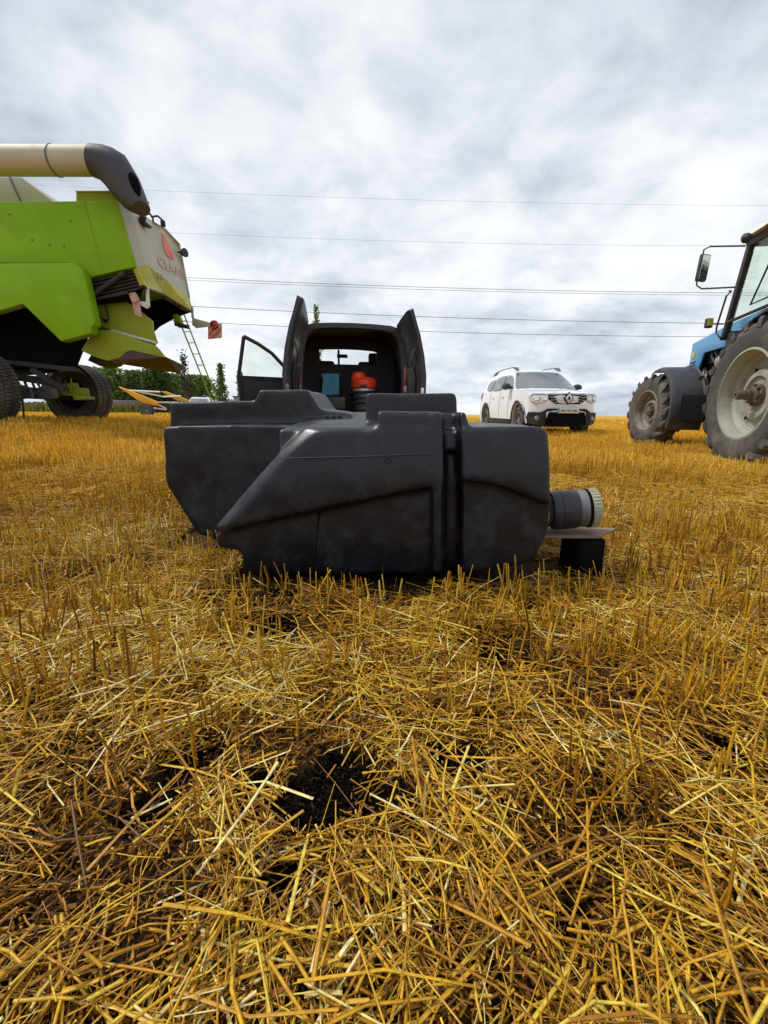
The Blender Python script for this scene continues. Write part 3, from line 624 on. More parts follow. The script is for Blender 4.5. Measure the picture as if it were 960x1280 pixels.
    o4 = [(0, .975), (.095, .86), (0, .745), (-.095, .86)]; i4 = [(0, .915), (.035, .86), (0, .805), (-.035, .86)]
    for k in range(4):
        j = (k+1) % 4; a, b, c, d = o4[k], o4[j], i4[j], i4[k]; m.prism([(a[0], yb, a[1]), (b[0], yb, b[1]), (c[0], yb-.012, c[1]), (d[0], yb-.012, d[1])], (0, .03, 0))
    bo = m.build('badge', M['chrome'], root)
    m = MB(); m.prism([(x*1.32, yb+.012, .86+(z-.86)*1.25) for x, z in o4], (0, .03, 0)); m.build('badge_surround', M['cavity'], bo)
    patch('front_bumper', [(-.86, .30), (-.885, .43), (-.86, .55), (-.62, .545), (-.48, .63), (.48, .63), (.62, .545), (.86, .55), (.885, .43), (.86, .30), (.5, .22), (-.5, .22)], M['blackplastic'], .02)
    patch('air_intake', [(-.52, .26), (-.44, .55), (.44, .55), (.52, .26)], M['cavity'], .032)
    for sg in (-1, 1): 
        m = MB(); m.lathe([(.001, 0), (.04, 0), (.052, -.012), (.055, .03)], (sg*.70, fy(.70, .42)-.03, .42), (0, -1, .0), 14); m.build('fog_lamp', M['silver'], root, smooth=True)
    pl = MB(); yp = fy(0, .6)-.045; pl.box((0, yp, .585), (.52, .012, .112)); po = pl.build('number_plate', M['plate'], root, bevel=.003)
    m = MB(); m.box((-.243, yp-.007, .585), (.03, .004, .10)); m.build('plate_stripe', M['plateblue'], po)
    t = text_mb('AH 1913 HK', (.012, yp-.008, .585), (1, 0, 0), (0, 0, 1), .068, .42, .01, True); t.build('plate_text', M['blacktext'], po)
    for yy in (-1.335, 1.34):
        for sg in (-1, 1): wheel_parts(root, (sg*.79, yy, .345), (sg, 0, 0), .345, .215, .22, 0, .008, 'steel', 'spoke')
    m = MB(); m.box((0, 0, .42), (1.3, 3.6, .36)); m.build('underbody', M['cavity'], root)
    for cy in (-1.335, 1.34):
        for sg in (-1, 1):
            m = MB(); m.loft([[Vector((sg*x, y, z)) for y, z in arc2(cy, .36, .392, -.25, PI+.25, 12)] for x in (.45, .86)], False, False); m.build('wheel_arch_liner', M['cavity'], root, smooth=True)
    for sg in (-1, 1):
        m = MB(); m.prism([suv_f(sg*1.0, y, z, .006) for y, z in ((1.98, .95), (1.96, 1.18), (2.08, 1.14), (2.11, .95))], (sg*.01, 0, 0)); m.build('tail_light', M['redlens'], root)
    return root
q = Vector((4.20, 12.85, 0)); suv = build_suv((q.x, q.y, float(gz([q.x], [q.y])[0])-.01), R(5), 'white compact SUV with black bumper, facing the camera on the stubble'); suv.scale = (1, 1, 1.05)
# small pale car far behind
def build_far_car():
    x, _ = tpx(251, 500, 36); root = empty('parked_car', (x, 36, .10), R(8), label='tiny pale blue-silver car far behind, only its roof over the tank', cat='car')
    out = [(-2.1, .3), (-2.12, .7), (-1.1, .95), (-.9, 1.0), (1.6, 1.02), (2.1, .9), (2.1, .3), (1.75, .25)]+arc2(1.3, .33, .36, -.2, PI+.2, 8)+[(.85, .22), (-.85, .22)]+arc2(-1.3, .33, .36, -.2, PI+.2, 8)+[(-1.75, .26)]
    f = lambda s, y, z: Vector((s*(.86-.30*max(0, z-.9)), y+.12*abs(s)**3*(1 if y < 0 else -1), z))
    pm = mat('pale_silver_paint', (.55, .62, .70), .3, coat=.4)
    S = [-1, -.8, -.4, 0, .4, .8, 1]
    warp(out, f, S, 'body', pm, root); warp([(-1.05, .97), (-.4, 1.52), (.2, 1.60), (1.0, 1.57), (1.8, 1.0)], f, S, 'roof', pm, root)
    m = MB(); m.loft([[f(s, -.99, 1.05) for s in (-.9, 0, .9)], [f(s, -.50, 1.48) for s in (-.9, 0, .9)]], False, False); m.build('windshield', M['carglass'], root)
    for yy in (-1.3, 1.3):
        for sg in (-1, 1): wheel_parts(root, (sg*.76, yy, .33), (sg, 0, 0), .33, .2, .2, 0, .01, 'steel', 'spoke')
build_far_car()

# ================================================================ DARK VAN (local: rear at y=0, front towards +y)
def build_van():
    root = empty('van', (-.465, 6.5, 0.0), R(7.8), label='dark grey panel van with both rear doors and front door open', cat='van')
    def sec(k=0, zb=.32, top=0):   # cross-section loop, counter-clockwise from lower right
        half = [(.885, zb), (.905, .6), (.90, .95), (.87, 1.2), (.815, 1.45), (.76, 1.60), (.68, 1.70), (.55, 1.735), (.28, 1.75), (0, 1.755)]
        half = [(x-k, (z if i < 1 else min(z, 1.755-k*1.0)) if z > 1 else z) for i, (x, z) in enumerate(half)]
        half = [(x, z-k*.9 if z > 1.5 else z) for x, z in half]
        return half+[(-x, z) for x, z in half[-2::-1]]
    L3 = lambda pts, y: [Vector((x, y, z)) for x, z in pts]
    outer = sec(0); nn = len(outer)
    op = [(.70, .55), (.715, .75), (.715, 1.0), (.70, 1.2), (.675, 1.42), (.63, 1.55), (.55, 1.625), (.42, 1.65), (.2, 1.66), (0, 1.665)]; op = op+[(-x, z) for x, z in op[-2::-1]]
    inn = [(x*1.13, z+.03 if z > 1.3 else z) for x, z in op]
    m = MB(); m.loft([L3(outer, 1.15), L3(outer, .06), L3([(x*.985, z-.012 if z > 1 else z) for x, z in outer], 0), L3([(x*1.04, z+.015 if z > 1 else z) for x, z in op], -.005), L3(op, .02)], False, False)
    m.build('body', M['vanpaint'], root, smooth=True, angle=50)
    m = MB(); m.loft([L3(op, .02), L3(op, .10), L3(inn, .13), L3(inn, 1.14)], False, False); m.mat(0).add([(-.82, 0.02, .56), (.82, .02, .56), (.82, 2.4, .56), (-.82, 2.4, .56)], [(0, 1, 2, 3)])
    m.build('cargo_lining', M['trim'], root, smooth=True, angle=50)
    # rear bumper
    m = MB(); m.box((0, -.03, .40), (1.74, .16, .24)); m.build('rear_bumper', M['blackplastic'], root, bevel=.03)
    _n0 = set(o_.name for o_ in root.children_recursive)
    # cab roof, right side, sills, front
    rf = [(x, z) for x, z in sec(0)][4:-4]
    m = MB(); m.loft([L3(rf, 1.95), L3([(x*.985, z-.005) for x, z in rf], 2.5), L3([(x*.94, z-.03) for x, z in rf], 2.86)], False, False)
    cr_ = m.build('cab_roof', M['vanpaint'], root, smooth=True); m = MB(); m.loft([L3([(x*.97, z-.06) for x, z in rf], 1.96), L3([(x*.92, z-.09) for x, z in rf], 2.84)], False, False); m.build('headlining', M['cavity'], cr_, smooth=True)  # headlining painted near-black to keep the cab in shade despite field bounce
    for sg in (-1, 1):
        m = MB(); m.tube([Vector((sg*.72, 2.80, 1.60)), Vector((sg*.79, 3.2, 1.38)), Vector((sg*.84, 3.62, 1.12))], .035, 8)
        m.build('windshield_pillar', M['vanpaint'], root, smooth=True)
    m = MB(); m.loft([[Vector((x*.72, 2.84, 1.635)) for x in (-1, -.5, 0, .5, 1)], [Vector((x*.82, 3.62+.1*(1-x*x), 1.10)) for x in (-1, -.5, 0, .5, 1)]], False, False); m.build('windshield', M['glass'], root, smooth=True)
    m = MB(); m.prism([(.89, 1.95, .35), (.90, 1.95, 1.15), (.88, 3.0, 1.12), (.88, 3.55, 1.05), (.88, 3.0, .35)], (-.05, 0, 0)); d = m.build('front_door', M['vanpaint'], root, bevel=.01)
    m = MB(); m.prism([(.865, 2.0, 1.17), (.76, 2.0, 1.58), (.76, 2.75, 1.58), (.84, 3.4, 1.15)], (-.006, 0, 0)); m.build('window', M['glass'], d)
    m = MB()
    m.loft([[(x*.88, 3.45, z) for x, z in ((-1, .35), (-1, .9), (-.9, 1.06), (0, 1.10), (.9, 1.06), (1, .9), (1, .35))], [(x*.86, 3.9, z) for x, z in ((-1, .3), (-1, .85), (-.9, .98), (0, 1.02), (.9, .98), (1, .85), (1, .3))],
            [(x*.78, 4.22, z) for x, z in ((-1, .3), (-1, .75), (-.9, .84), (0, .88), (.9, .84), (1, .75), (1, .3))]]); m.build('bonnet', M['vanpaint'], root, smooth=True, angle=50)
    m = MB(); m.box((0, 3.25, .93), (1.6, .45, .3)); m.build('dashboard', M['trim'], root, bevel=.05)
    for sg in (-1, 1):
        m = MB(); m.box((sg*.84, 2.7, .38), (.08, 1.5, .16)); m.build('sill', M['vanpaint'], root, bevel=.01)
    # partition with upper opening, seats
    m = MB(); m.box((0, 1.985, .93), (1.66, .03, .76)); m.box((-.66, 1.985, 1.47), (.36, .03, .32)); m.box((.66, 1.985, 1.47), (.36, .03, .32)); m.box((-.16, 1.985, 1.42), (.035, .025, .24)); m.box((0, 1.985, 1.63), (1.4, .03, .16)); m.build('partition', M['trim'], root)
    for x in (-.45, .42):
        s = MB(); s.box((x, 2.35, 1.05), (.46, .14, .7)); so = s.build('seat', M['trim'], root, bevel=.05)
        s = MB(); s.box((x*1.25-.03, 2.32, 1.46), (.24, .10, .17)); s.build('headrest', M['trim'], so, bevel=.04)
    s = MB(); s.box((-.06, 2.95, 1.56), (.20, .03, .065)); s.build('rear_view_mirror', M['trim'], root, bevel=.01)
    for _o in root.children_recursive:      # the cab sits close behind the short load bay
        if _o.name not in _n0: _o.data.transform(Matrix.Translation((0, -.8, 0)))
    # rear doors: y runs backwards from the hinge; inner face towards the middle
    def rdoor(sg, w, top, ang):
        hinge = Vector((sg*.87, -.02, 0)); rot = Matrix.Rotation(ang, 3, 'Z')
        prof = [(0, .40), (0, 1.0), (-.035, 1.25), (-.095, 1.50), (-.15, 1.68), (-.20, top)]
        m = MB(); loops = []
        for t, th, zc in ((0, .06, .0), (.06, .08, .0), (w*.5, .09, .0), (w-.10, .09, 0), (w-.03, .08, -.0), (w, .05, -.02)):
            lo = [Vector((sg*(dx), -t, z+(zc if z > 1.6 else 0)-(.10*(1-t/w) if z > 1.6 else 0))) for dx, z in prof]
            li = [Vector((sg*(dx-th*(1 if z < 1.3 else .85)), -t, z-(.03 if z > 1.7 else 0)+(zc if z > 1.6 else 0)-(.10*(1-t/w) if z > 1.6 else 0))) for dx, z in prof[::-1]]
            loops.append([hinge+rot @ q for q in lo+li])
        m.loft(loops); d = m.build('rear_door', M['vanpaint'], root, smooth=True, angle=40)
        m = MB(); q = [hinge+rot @ Vector((sg*(dx-.10), -y, z)) for dx, y, z in ((0, .15, .5), (0, w-.15, .5), (0, w-.15, 1.0), (-.03, w-.18, 1.12), (-.03, .15, 1.12))]
        m.prism(q, (-sg*.012, 0, 0)); m.build('door_card', M['trim'], d, bevel=.006)
        m = MB(); q = [hinge+rot @ Vector((sg*(dx+.006), -y, z)) for dx, y, z in ((-.03, .12, 1.22), (-.03, w-.12, 1.22), (-.15, w-.14, 1.66), (-.14, .14, 1.60))]
        m.prism(q, (-sg*.008, 0, 0)); m.build('door_window', M['carglass'], d)
        for z in (.62, 1.28):
            m = MB(); m.box(hinge+rot @ Vector((sg*(.005), -.01, z)), (.05, .10, .06)); m.build('hinge', M['steel'], d, bevel=.008)
        m = MB(); m.box(hinge+rot @ Vector((-sg*.05, -w-.002, .80)), (.04, .012, .09)); m.build('latch', M['chrome'] if sg > 0 else M['steel'], d, bevel=.01)
        m = MB(); m.tube([hinge+rot @ Vector((-sg*.14, -w*.6, 1.15)), hinge+rot @ Vector((-sg*.17, -w*.75, 1.22)), hinge+rot @ Vector((-sg*.15, -w*.85, 1.33))], .012, 6); m.build('door_strap', M['steel'], d, smooth=True)
        return d
    rdoor(-1, .98, 1.84, R(-2)); rdoor(1, .62, 1.83, R(6))
    for sg in (-1, 1):
        m = MB(); pts = [(sg*.735, .80), (sg*.835, .80), (sg*.83, 1.10), (sg*.80, 1.22), (sg*.745, 1.16)]
        m.prism([(x, -.012, z) for x, z in pts], (0, .03, 0)); t = m.build('tail_light', M['redlens'], root, bevel=.008)
        m = MB(); m.box((sg*.785, -.016, .86), (.075, .01, .09)); m.build('reverse_lamp', M['silver'], t, bevel=.004)
    # open front door, hinged at the front left corner
    hx = Vector((-.885, 2.05, 0)); ra = Matrix.Rotation(R(-62), 3, 'Z')
    def D(y, z, x=0): return hx+ra @ Vector((x, -y, z))     # y = distance back from the hinge when shut
    win = [(.12, 1.13), (.56, 1.49), (.80, 1.62), (.98, 1.69), (1.10, 1.15)]
    m = MB(); lean = lambda z: .20*max(0, z-1.05)
    # lower panel
    m.prism([D(y, z, lean(z)) for y, z in ((0, .42), (0, 1.08), (.12, 1.13), (1.16, 1.12), (1.12, .42))], ra @ Vector((.075, 0, 0)))
    # window frame as bars
    for (a, b) in (((.06, 1.10), (.55, 1.52)), ((.55, 1.52), (.80, 1.65)), ((.80, 1.65), (1.04, 1.74)), ((1.04, 1.74), (1.13, 1.10))):
        m.tube([D(a[0], a[1], lean(a[1])+.04), D(b[0], b[1], lean(b[1])+.04)], .032, 8)
    d = m.build('front_door', M['vanpaint'], root, smooth=True, angle=40)
    m = MB(); m.prism([D(y, z, lean(z)+.03) for y, z in win], ra @ Vector((.005, 0, 0))); m.build('window', M['glass'], d)
    m = MB(); m.prism([D(y, z, .08) for y, z in ((.08, .5), (.08, 1.04), (1.06, 1.04), (1.06, .5))], ra @ Vector((.02, 0, 0))); m.build('door_card', M['trim'], d, bevel=.01)
    m = MB(); m.box(D(.16, 1.17, -.12), (.10, .20, .17), ra); m.build('wing_mirror', M['blackplastic'], d, bevel=.03)
    for yy in (.55, 2.85):
        for sg in (-1, 1): wheel_parts(root, (sg*.78, yy, .315), (sg, 0, 0), .315, .2, .2, 0, .01, 'steel', 'spoke')
    return root
van = build_van()
def V(x, y, z):
    return Matrix.Rotation(R(7.8), 4, 'Z') @ Vector((x, y, z))+Vector((-.465, 6.5, 0))
# vacuum cleaner in the load bay
p = atY(455, 500, 6.95); vx = p.x
vac = empty('vacuum_cleaner', (vx, 6.95, .545), R(0), label='workshop vacuum cleaner with orange lid in the van load bay', cat='vacuum cleaner'); vac.scale = (1, 1, .90)
m = MB(); m.lathe([(.001, 0), (.15, 0), (.16, .03), (.165, .33), (.16, .36)], (0, 0, 0), (0, 0, 1), 28); m.build('drum', M['steel'], vac, smooth=True)
m = MB(); m.lathe([(.155, .30), (.155, .375), (.15, .38)], (0, 0, .002), (0, 0, 1), 28, True); m.lathe([(.17, .33), (.175, .335), (.175, .35), (.17, .36)], (0, 0, 0), (0, 0, 1), 28); m.build('chrome_band', M['chrome'], vac, smooth=True)
m = MB(); m.lathe([(.165, .37), (.19, .38), (.20, .41), (.195, .50), (.15, .55), (.001, .555)], (0, 0, 0), (0, 0, 1), 28); m.loft([[(-.08+.11*math.cos(a)*k, .11*math.sin(a)*k, z) for a in [i*PI/8 for i in range(16)]] for k, z in ((1.1, .50), (1.05, .58), (.8, .63), (.3, .65))]); m.build('lid', M['orange'], vac, smooth=True)
m = MB(); m.box((0, -.19, .40), (.10, .03, .05)); m.build('latch', M['blackplastic'], vac, bevel=.006)
m = MB(); pts = []
for k in range(70):
    a = k*.23; r = .215+.006*math.sin(k); pts.append((r*math.cos(a-2.6)*1.0, r*math.sin(a-2.6)*.95-.01, .12+.017*k*.18+.01*math.sin(a*.5)))
pts += [(-.25, .02, .36), (-.28, -.02, .385)]
m.tube(pts, .020, 8); m.build('hose', M['hoserub'], vac, smooth=True)
# blue cloth over a box
a = atY(402, 468, 7.3); b = atY(424, 493, 7.3)
bx = empty('storage_box', ((a.x+b.x)/2, 7.45, .565), label='dark storage box under a light blue cloth inside the van', cat='box')
w = b.x-a.x; hgt = a.z-.565
m = MB(); m.box((0, 0, hgt/2-.01), (w*.95, .26, hgt-.02)); m.build('box_body', M['trim'], bx, bevel=.02)
cl = MB(); rows = []
for j in range(9):
    row = []
    for i in range(9):
        u = i/8; v = j/8; x = -w/2+w*u*(1-.0*v)+(.10*w*(1-u)*(0 if v < .2 else 1))*(1-v)*1.2; z = hgt+.012-v*(hgt*.62)-.04*v*(1-u)*-1; row.append(Vector((x, -.145-.012*math.sin(u*9+v*4)-.01*v, z-.02*math.sin(u*5)*v)))
    rows.append(row)
top = [Vector((q.x, .12, hgt+.01)) for q in rows[0]]
cl.loft([top]+rows, False, False); o = cl.build('blue_cloth', M['cloth'], None, smooth=True, angle=70); o.location = bx.location; tag(o, 'creased light blue cloth hanging over the box in the van', 'cloth')
sb = MB(); q = atY(417, 505, 6.75); sb.box((0, 0, .09), (.36, .22, .18)); sb2 = sb.build('tool_case', M['skirt'], None, bevel=.02); sb2.location = (q.x, 6.80, .565); tag(sb2, 'low grey tool case at the rear left edge of the van floor', 'case')

# ================================================================ BLUE TRACTOR (local: front towards +y, left side x<0)
TA = R(10.5); TX, TY = 5.283, 5.018
def tl(px, py, c):
    r = ray(px, py); Rx, Ry = math.cos(TA), -math.sin(TA); t = (c+TX*Rx+TY*Ry)/(r.x*Rx+r.y*Ry)
    X, Y, Z = r.x*t, r.y*t, HCAM+r.z*t; dx, dy = X-TX, Y-TY
    return Vector((dx*Rx+dy*Ry, dx*math.sin(TA)+dy*math.cos(TA), Z))
def build_tractor():
    root = empty('tractor', (TX, TY, 0), -TA, label='blue farm tractor with large grey-green rimmed rear wheel at right edge', cat='tractor')
    for sg in (-1, 1):
        wh, P, ax = wheel_parts(root, (sg*.90, .04, .755), (sg, 0, 0), .865, .515, .46, 20, .060, 'rim', 'disc', deep=.06)
        hub_parts(wh, P, ax, .46/2*.8-.16+.02, .125, .24, 6, .30)
        # front wheels
        wf, P, ax = wheel_parts(root, (sg*.86, 3.12, .60), (sg, 0, 0), .65, .36, .38, 17, .050, 'frontrim', 'disc', steer=R(9), deep=.02)
        hub_parts(wf, P, ax, .36/2*.8-.12+.02, .10, 0, 0)
    # valve / clip on near wheel rim
    # front mudguards
    for sg in (-1, 1):
        m = MB(); loops = []
        for k in range(13):
            a = R(100)-R(128)*k/12 if True else 0
            a = R(112-138*k/12); c = Vector((sg*.86, 3.09, .62)); r0 = .74+.04*(k/12)
            rows = [(-.44, .03), (-.42, 0), (-.02, 0), (.05, -.03), (.055, -.06)]
            top_ = [c+Vector((s*-sg*-1 if False else sg*s, -(r0+dz)*math.cos(a)*-1*-1, (r0+dz)*math.sin(a))) for s, dz in rows]
            bot_ = [c+Vector((sg*s, -(r0+dz-.018)*math.cos(a), (r0+dz-.018)*math.sin(a))) for s, dz in rows[::-1]]
            top_ = [c+Vector((sg*s, -(r0+dz)*math.cos(a), (r0+dz)*math.sin(a))) for s, dz in rows]
            loops.append(top_+bot_)
        m.loft(loops); m.build('front_mudguard', M['skirt'], root, smooth=True, angle=50)
    # bonnet: side panel with sloped nose, cut away over the engine
    A = [tl(907, 408, -.42), tl(866, 430, -.42), tl(857, 478, -.42), tl(866, 480, -.42), tl(880, 441, -.42), tl(907, 433, -.42)]
    side = [Vector((0, A[0].y-.9, A[0].z+.06)), A[0], A[1], A[2], A[3], A[4], A[5], Vector((0, A[5].y-.9, A[5].z))]
    m = MB()
    for sg in (-1, 1): m.prism([Vector((sg*.42, q.y, q.z)) for q in side], (-sg*.03, 0, 0))
    b = m.build('bonnet_side', M['blue'], root, bevel=.006)
    m = MB(); top = [side[0], side[1], side[2], side[3]]
    m.loft([[Vector((s*.415, q.y, q.z+.05*(1-s*s)+.002)) for s in (-1, -.8, -.4, 0, .4, .8, 1)] for q in top], False, False); m.build('bonnet_top', M['blue'], root, smooth=True)
    # louvres
    n0 = A[2]; 
    for k in range(6):
        f = .10+.40*k/5; c0 = A[2].lerp(A[1], f); m = MB(); m.box((-.425, c0.y-.14, c0.z+.0), (.012, .17, .018), Matrix.Rotation(R(-6), 3, 'X')); m.build('louvre', M['chassis'], b)
    m = MB(); c0 = A[2].lerp(A[1], .68); m.box((-.424, c0.y-.12, c0.z), (.008, .09, .10)); m.build('emblem', M['lime'], b, bevel=.003)
    # engine block and bits
    m = MB(); m.box((0, 2.25, 1.15), (.50, 1.5, .60)); m.box((0, 2.5, 1.45), (.62, .9, .16)); m.box((0, 1.7, .75), (.62, 2.6, .40)); m.box((0, 2.95, .80), (.5, .9, .34)); m.build('engine', M['chassis'], root, bevel=.02)
    m = MB()
    for k in range(16):
        y = 1.6+.08*k; z = .95+rnd.random()*.5; m.tube([(-.30, y, z), (-.34, y+.04, z+.10), (-.31, y+.1, z+.2)], .014+.02*rnd.random(), 7)
    for k in range(5): m.lathe([(.001, .09), (.05, .09), (.055, 0)], (-.26, 1.7+.25*k, 1.22), (-1, 0, 0), 12)
    m.tube([(-.31, 1.3, .95), (-.33, 2.2, .92), (-.30, 3.0, .98)], .02, 7); m.build('fuel_lines', M['steel'], root, smooth=True)
    # front axle and frame
    m = MB(); m.tube([(-.62, 3.30, .56), (.62, 3.30, .56)], .085, 12); m.box((0, 2.6, .62), (.36, 2.0, .22)); m.tube([(-.60, 3.05, .52), (.60, 3.05, .52)], .03, 8); m.build('front_axle', M['chassis'], root, smooth=True)
    m = MB(); m.box((-.60, 1.85, .62), (.42, .75, .42)); m.box((-.62, 2.36, .70), (.30, .26, .30)); m.build('fuel_tank', M['cavity'], root, bevel=.04)
    m = MB(); m.box((-.45, 2.75, 1.02), (.10, .5, .30)); m.box((-.40, 2.95, .86), (.3, .6, .3)); m.build('engine_mount', M['chassis'], root, bevel=.02)
    m = MB(); m.tube([(-.70, .06, .775), (.70, .06, .775)], .13, 14); m.box((0, .2, .85), (.6, 1.4, .5)); m.build('rear_axle', M['chassis'], root, bevel=.0, smooth=True)
    # cab: pillars, roof, glass
    b0 = tl(906, 414, -.74); t0 = tl(940, 300, -.74)        # front left pillar
    rear_y = -.55; ftop = t0.y; fbot = b0.y; zb, zt = b0.z, t0.z
    m = MB()
    for sg in (-1, 1):
        m.loft([[Vector((sg*(.74+dx), fbot+dy+.0*dx, zb-.12)) for dx, dy in ((-.04, -.05), (.035, -.05), (.035, .03), (-.04, .03))], [Vector((sg*(.74+dx), ftop+dy, zt)) for dx, dy in ((-.04, -.05), (.035, -.05), (.035, .03), (-.04, .03))]])
        m.loft([[Vector((sg*(.74+dx), rear_y+dy, zb+.1)) for dx, dy in ((-.04, -.05), (.035, -.05), (.035, .04), (-.04, .04))], [Vector((sg*(.72+dx), rear_y+dy, zt)) for dx, dy in ((-.04, -.05), (.035, -.05), (.035, .04), (-.04, .04))]])
        m.box((sg*.74, (rear_y+ftop)/2, zt-.03), (.07, ftop-rear_y, .09))
        m.tube([(sg*.76, fbot-.03, zb+.10), (sg*.76, .45, zb+.14), (sg*.76, rear_y, zb+.16)], .022, 8)
    m.box((0, ftop, zt-.03), (1.5, .07, .09)); m.box((0, rear_y, zt-.03), (1.5, .07, .09)); m.box((0, fbot, zb-.06), (1.5, .06, .12)); m.build('cab_frame', M['chassis'], root, bevel=.008)
    m = MB(); ro = [(-.84, .0), (-.80, .07), (-.55, .15), (0, .18), (.55, .15), (.80, .07), (.84, .0)]
    m.loft([[Vector((x*k, y, zt+.02+z*h)) for x, z in ro] for y, k, h in ((ftop+.16, .92, .35), (ftop+.06, 1, .9), (rear_y, 1, 1), (rear_y-.16, .93, .4))]); m.build('cab_roof', M['whitepaint'], root, smooth=True, angle=40)
    m = MB(); m.box((0, (ftop+rear_y)/2, zt-.005), (1.4, ftop-rear_y-.08, .02)); m.build('roof_lining', M['cream'], root)
    m = MB(); m.prism([(-.745, fbot-.05, zb+.05), (-.745, ftop-.05, zt-.07), (-.745, rear_y+.05, zt-.07), (-.745, rear_y+.05, zb+.24), (-.745, .45, zb+.18)], (.005, 0, 0)); so = m.build('side_window', M['glass'], root)
    m = MB(); m.prism([(-.70, fbot-.01, zb+.02), (.70, fbot-.01, zb+.02), (.70, ftop-.01, zt-.07), (-.70, ftop-.01, zt-.07)], (0, .005, 0)); m.build('windshield', M['glass'], root)
    m = MB(); m.prism([(-.70, rear_y, zb+.2), (.70, rear_y, zb+.2), (.70, rear_y, zt-.07), (-.70, rear_y, zt-.07)], (0, .005, 0)); m.build('rear_window', M['glass'], root)
    m = MB(); m.prism([(.745, fbot-.05, zb+.05), (.745, ftop-.05, zt-.07), (.745, rear_y+.05, zt-.07), (.745, rear_y+.05, zb+.24)], (-.005, 0, 0)); m.build('side_window', M['glass'], root)
    m = MB(); m.tube([(-.77, .62, zb+.65), (-.775, .86, zb+.22), (-.775, .30, zb+.24)], .012, 6); m.build('door_grab_bar', M['chassis'], root, smooth=True)
    # cab lower wall / firewall and fender
    m = MB(); m.box((-.60, fbot-.14, 1.38), (.26, .22, .55)); m.box((0, fbot-.1, 1.35), (.9, .16, .75)); m.box((-.66, fbot-.32, 1.52), (.14, .30, .18)); m.build('cab_bulkhead', M['chassis'], root, bevel=.015)
    m = MB(); m.box((0, .1, 1.30), (.9, 1.6, .35)); m.build('cab_floor', M['cavity'], root)
    for sg in (-1, 1):
        m = MB(); loops = []
        for k in range(11):
            a = R(22+125*k/10); c = Vector((0, .06, .775)); rr_ = .93
            loops.append([Vector((sg*x, c.y+r*math.cos(a), c.z+r*math.sin(a))) for x, r in ((.48, rr_), (.98, rr_), (.98, rr_-.02), (.48, rr_-.02))])
        m.loft(loops); m.build('rear_mudguard', M['chassis'], root, smooth=True, angle=40)
    # seat and wheel inside
    m = MB(); m.box((0, .0, 1.62), (.5, .5, .14)); m.box((0, -.25, 1.8), (.5, .12, .4)); m.build('seat', M['trim'], root, bevel=.04)
    m = MB(); m.tube([(0, .95, 1.5), (0, .68, 1.98)], .03, 8); m.tube([Vector((0.2*math.cos(a), .66+.09*math.sin(a), 2.0+.17*math.sin(a))) for a in [i*PI/10 for i in range(21)]], .014, 6); m.build('steering_wheel', M['trim'], root, smooth=True)
    # mirror and brackets
    m = MB(); cc = -1.05
    up = [tl(878, 322, cc), tl(880, 312, cc), tl(888, 308, cc), Vector((-.78, ftop+.05, zt-.05))]; m.tube(up, .011, 6)
    lw = [tl(871, 350, cc), tl(871, 357, cc), tl(877, 361, cc), Vector((-.77, (fbot+ftop)/2+.02, tl(915, 361, -.76).z))]; m.tube(lw, .011, 6)
    mb = m.build('mirror_bracket', M['chassis'], root, smooth=True)
    c = [tl(874, 318, cc), tl(888, 319, cc), tl(887, 330, cc), tl(882, 349, cc), tl(871, 350, cc), tl(870, 344, cc)]
    ctr = sum(c, Vector())/6; ax1 = Vector((.13, -.05, 0)); 
    h_ = (c[0].z-c[4].z)/2; m = MB(); m.box(ctr, (.17, .05, h_*2), Matrix.Rotation(R(25), 3, 'Z') @ Matrix.Rotation(R(4), 3, 'X')); mi = m.build('mirror', M['skirt'], root, bevel=.02)
    m = MB(); m.box(ctr+Vector((.013, -.028, 0)), (.135, .008, h_*1.75), Matrix.Rotation(R(25), 3, 'Z') @ Matrix.Rotation(R(4), 3, 'X')); m.build('mirror_glass', M['mirror'], mi)
    # hand rail near the pillar
    m = MB(); c2 = -.92
    m.tube([Vector((-.77, fbot-.0, tl(915, 362, -.77).z)), tl(914, 364, c2), tl(908, 370, c2), tl(896, 408, c2), tl(895, 416, c2), tl(899, 421, c2), Vector((-.77, fbot+.0, tl(906, 422, -.77).z))], .012, 6); m.build('hand_rail', M['chassis'], root, smooth=True)
    # side indicator lamp
    c = tl(886, 404, -.95); m = MB(); m.box(c, (.09, .07, .13), Matrix.Rotation(R(15), 3, 'Z')); lo = m.build('side_lamp', M['chassis'], root, bevel=.015)
    m = MB(); m.box(c+Vector((.005, -.037, .01)), (.075, .008, .10), Matrix.Rotation(R(15), 3, 'Z')); m.build('lens', M['lime'], lo)
    m = MB(); m.tube([c+Vector((.04, 0, -.01)), Vector((-.77, c.y-.02, c.z-.02))], .010, 6); m.build('lamp_bracket', M['chassis'], root)
    c = tl(934, 297, -.95); m = MB(); m.lathe([(.001, -.05), (.035, -.04), (.055, 0), (.058, .03), (.001, .035)], c, (-.2, .9, .1), 16); m.tube([c+Vector((0, 0, -.05)), c+Vector((0.02, -.02, -.11))], .012, 6); m.build('work_lamp', M['chassis'], root, smooth=True)
    return root
build_tractor()

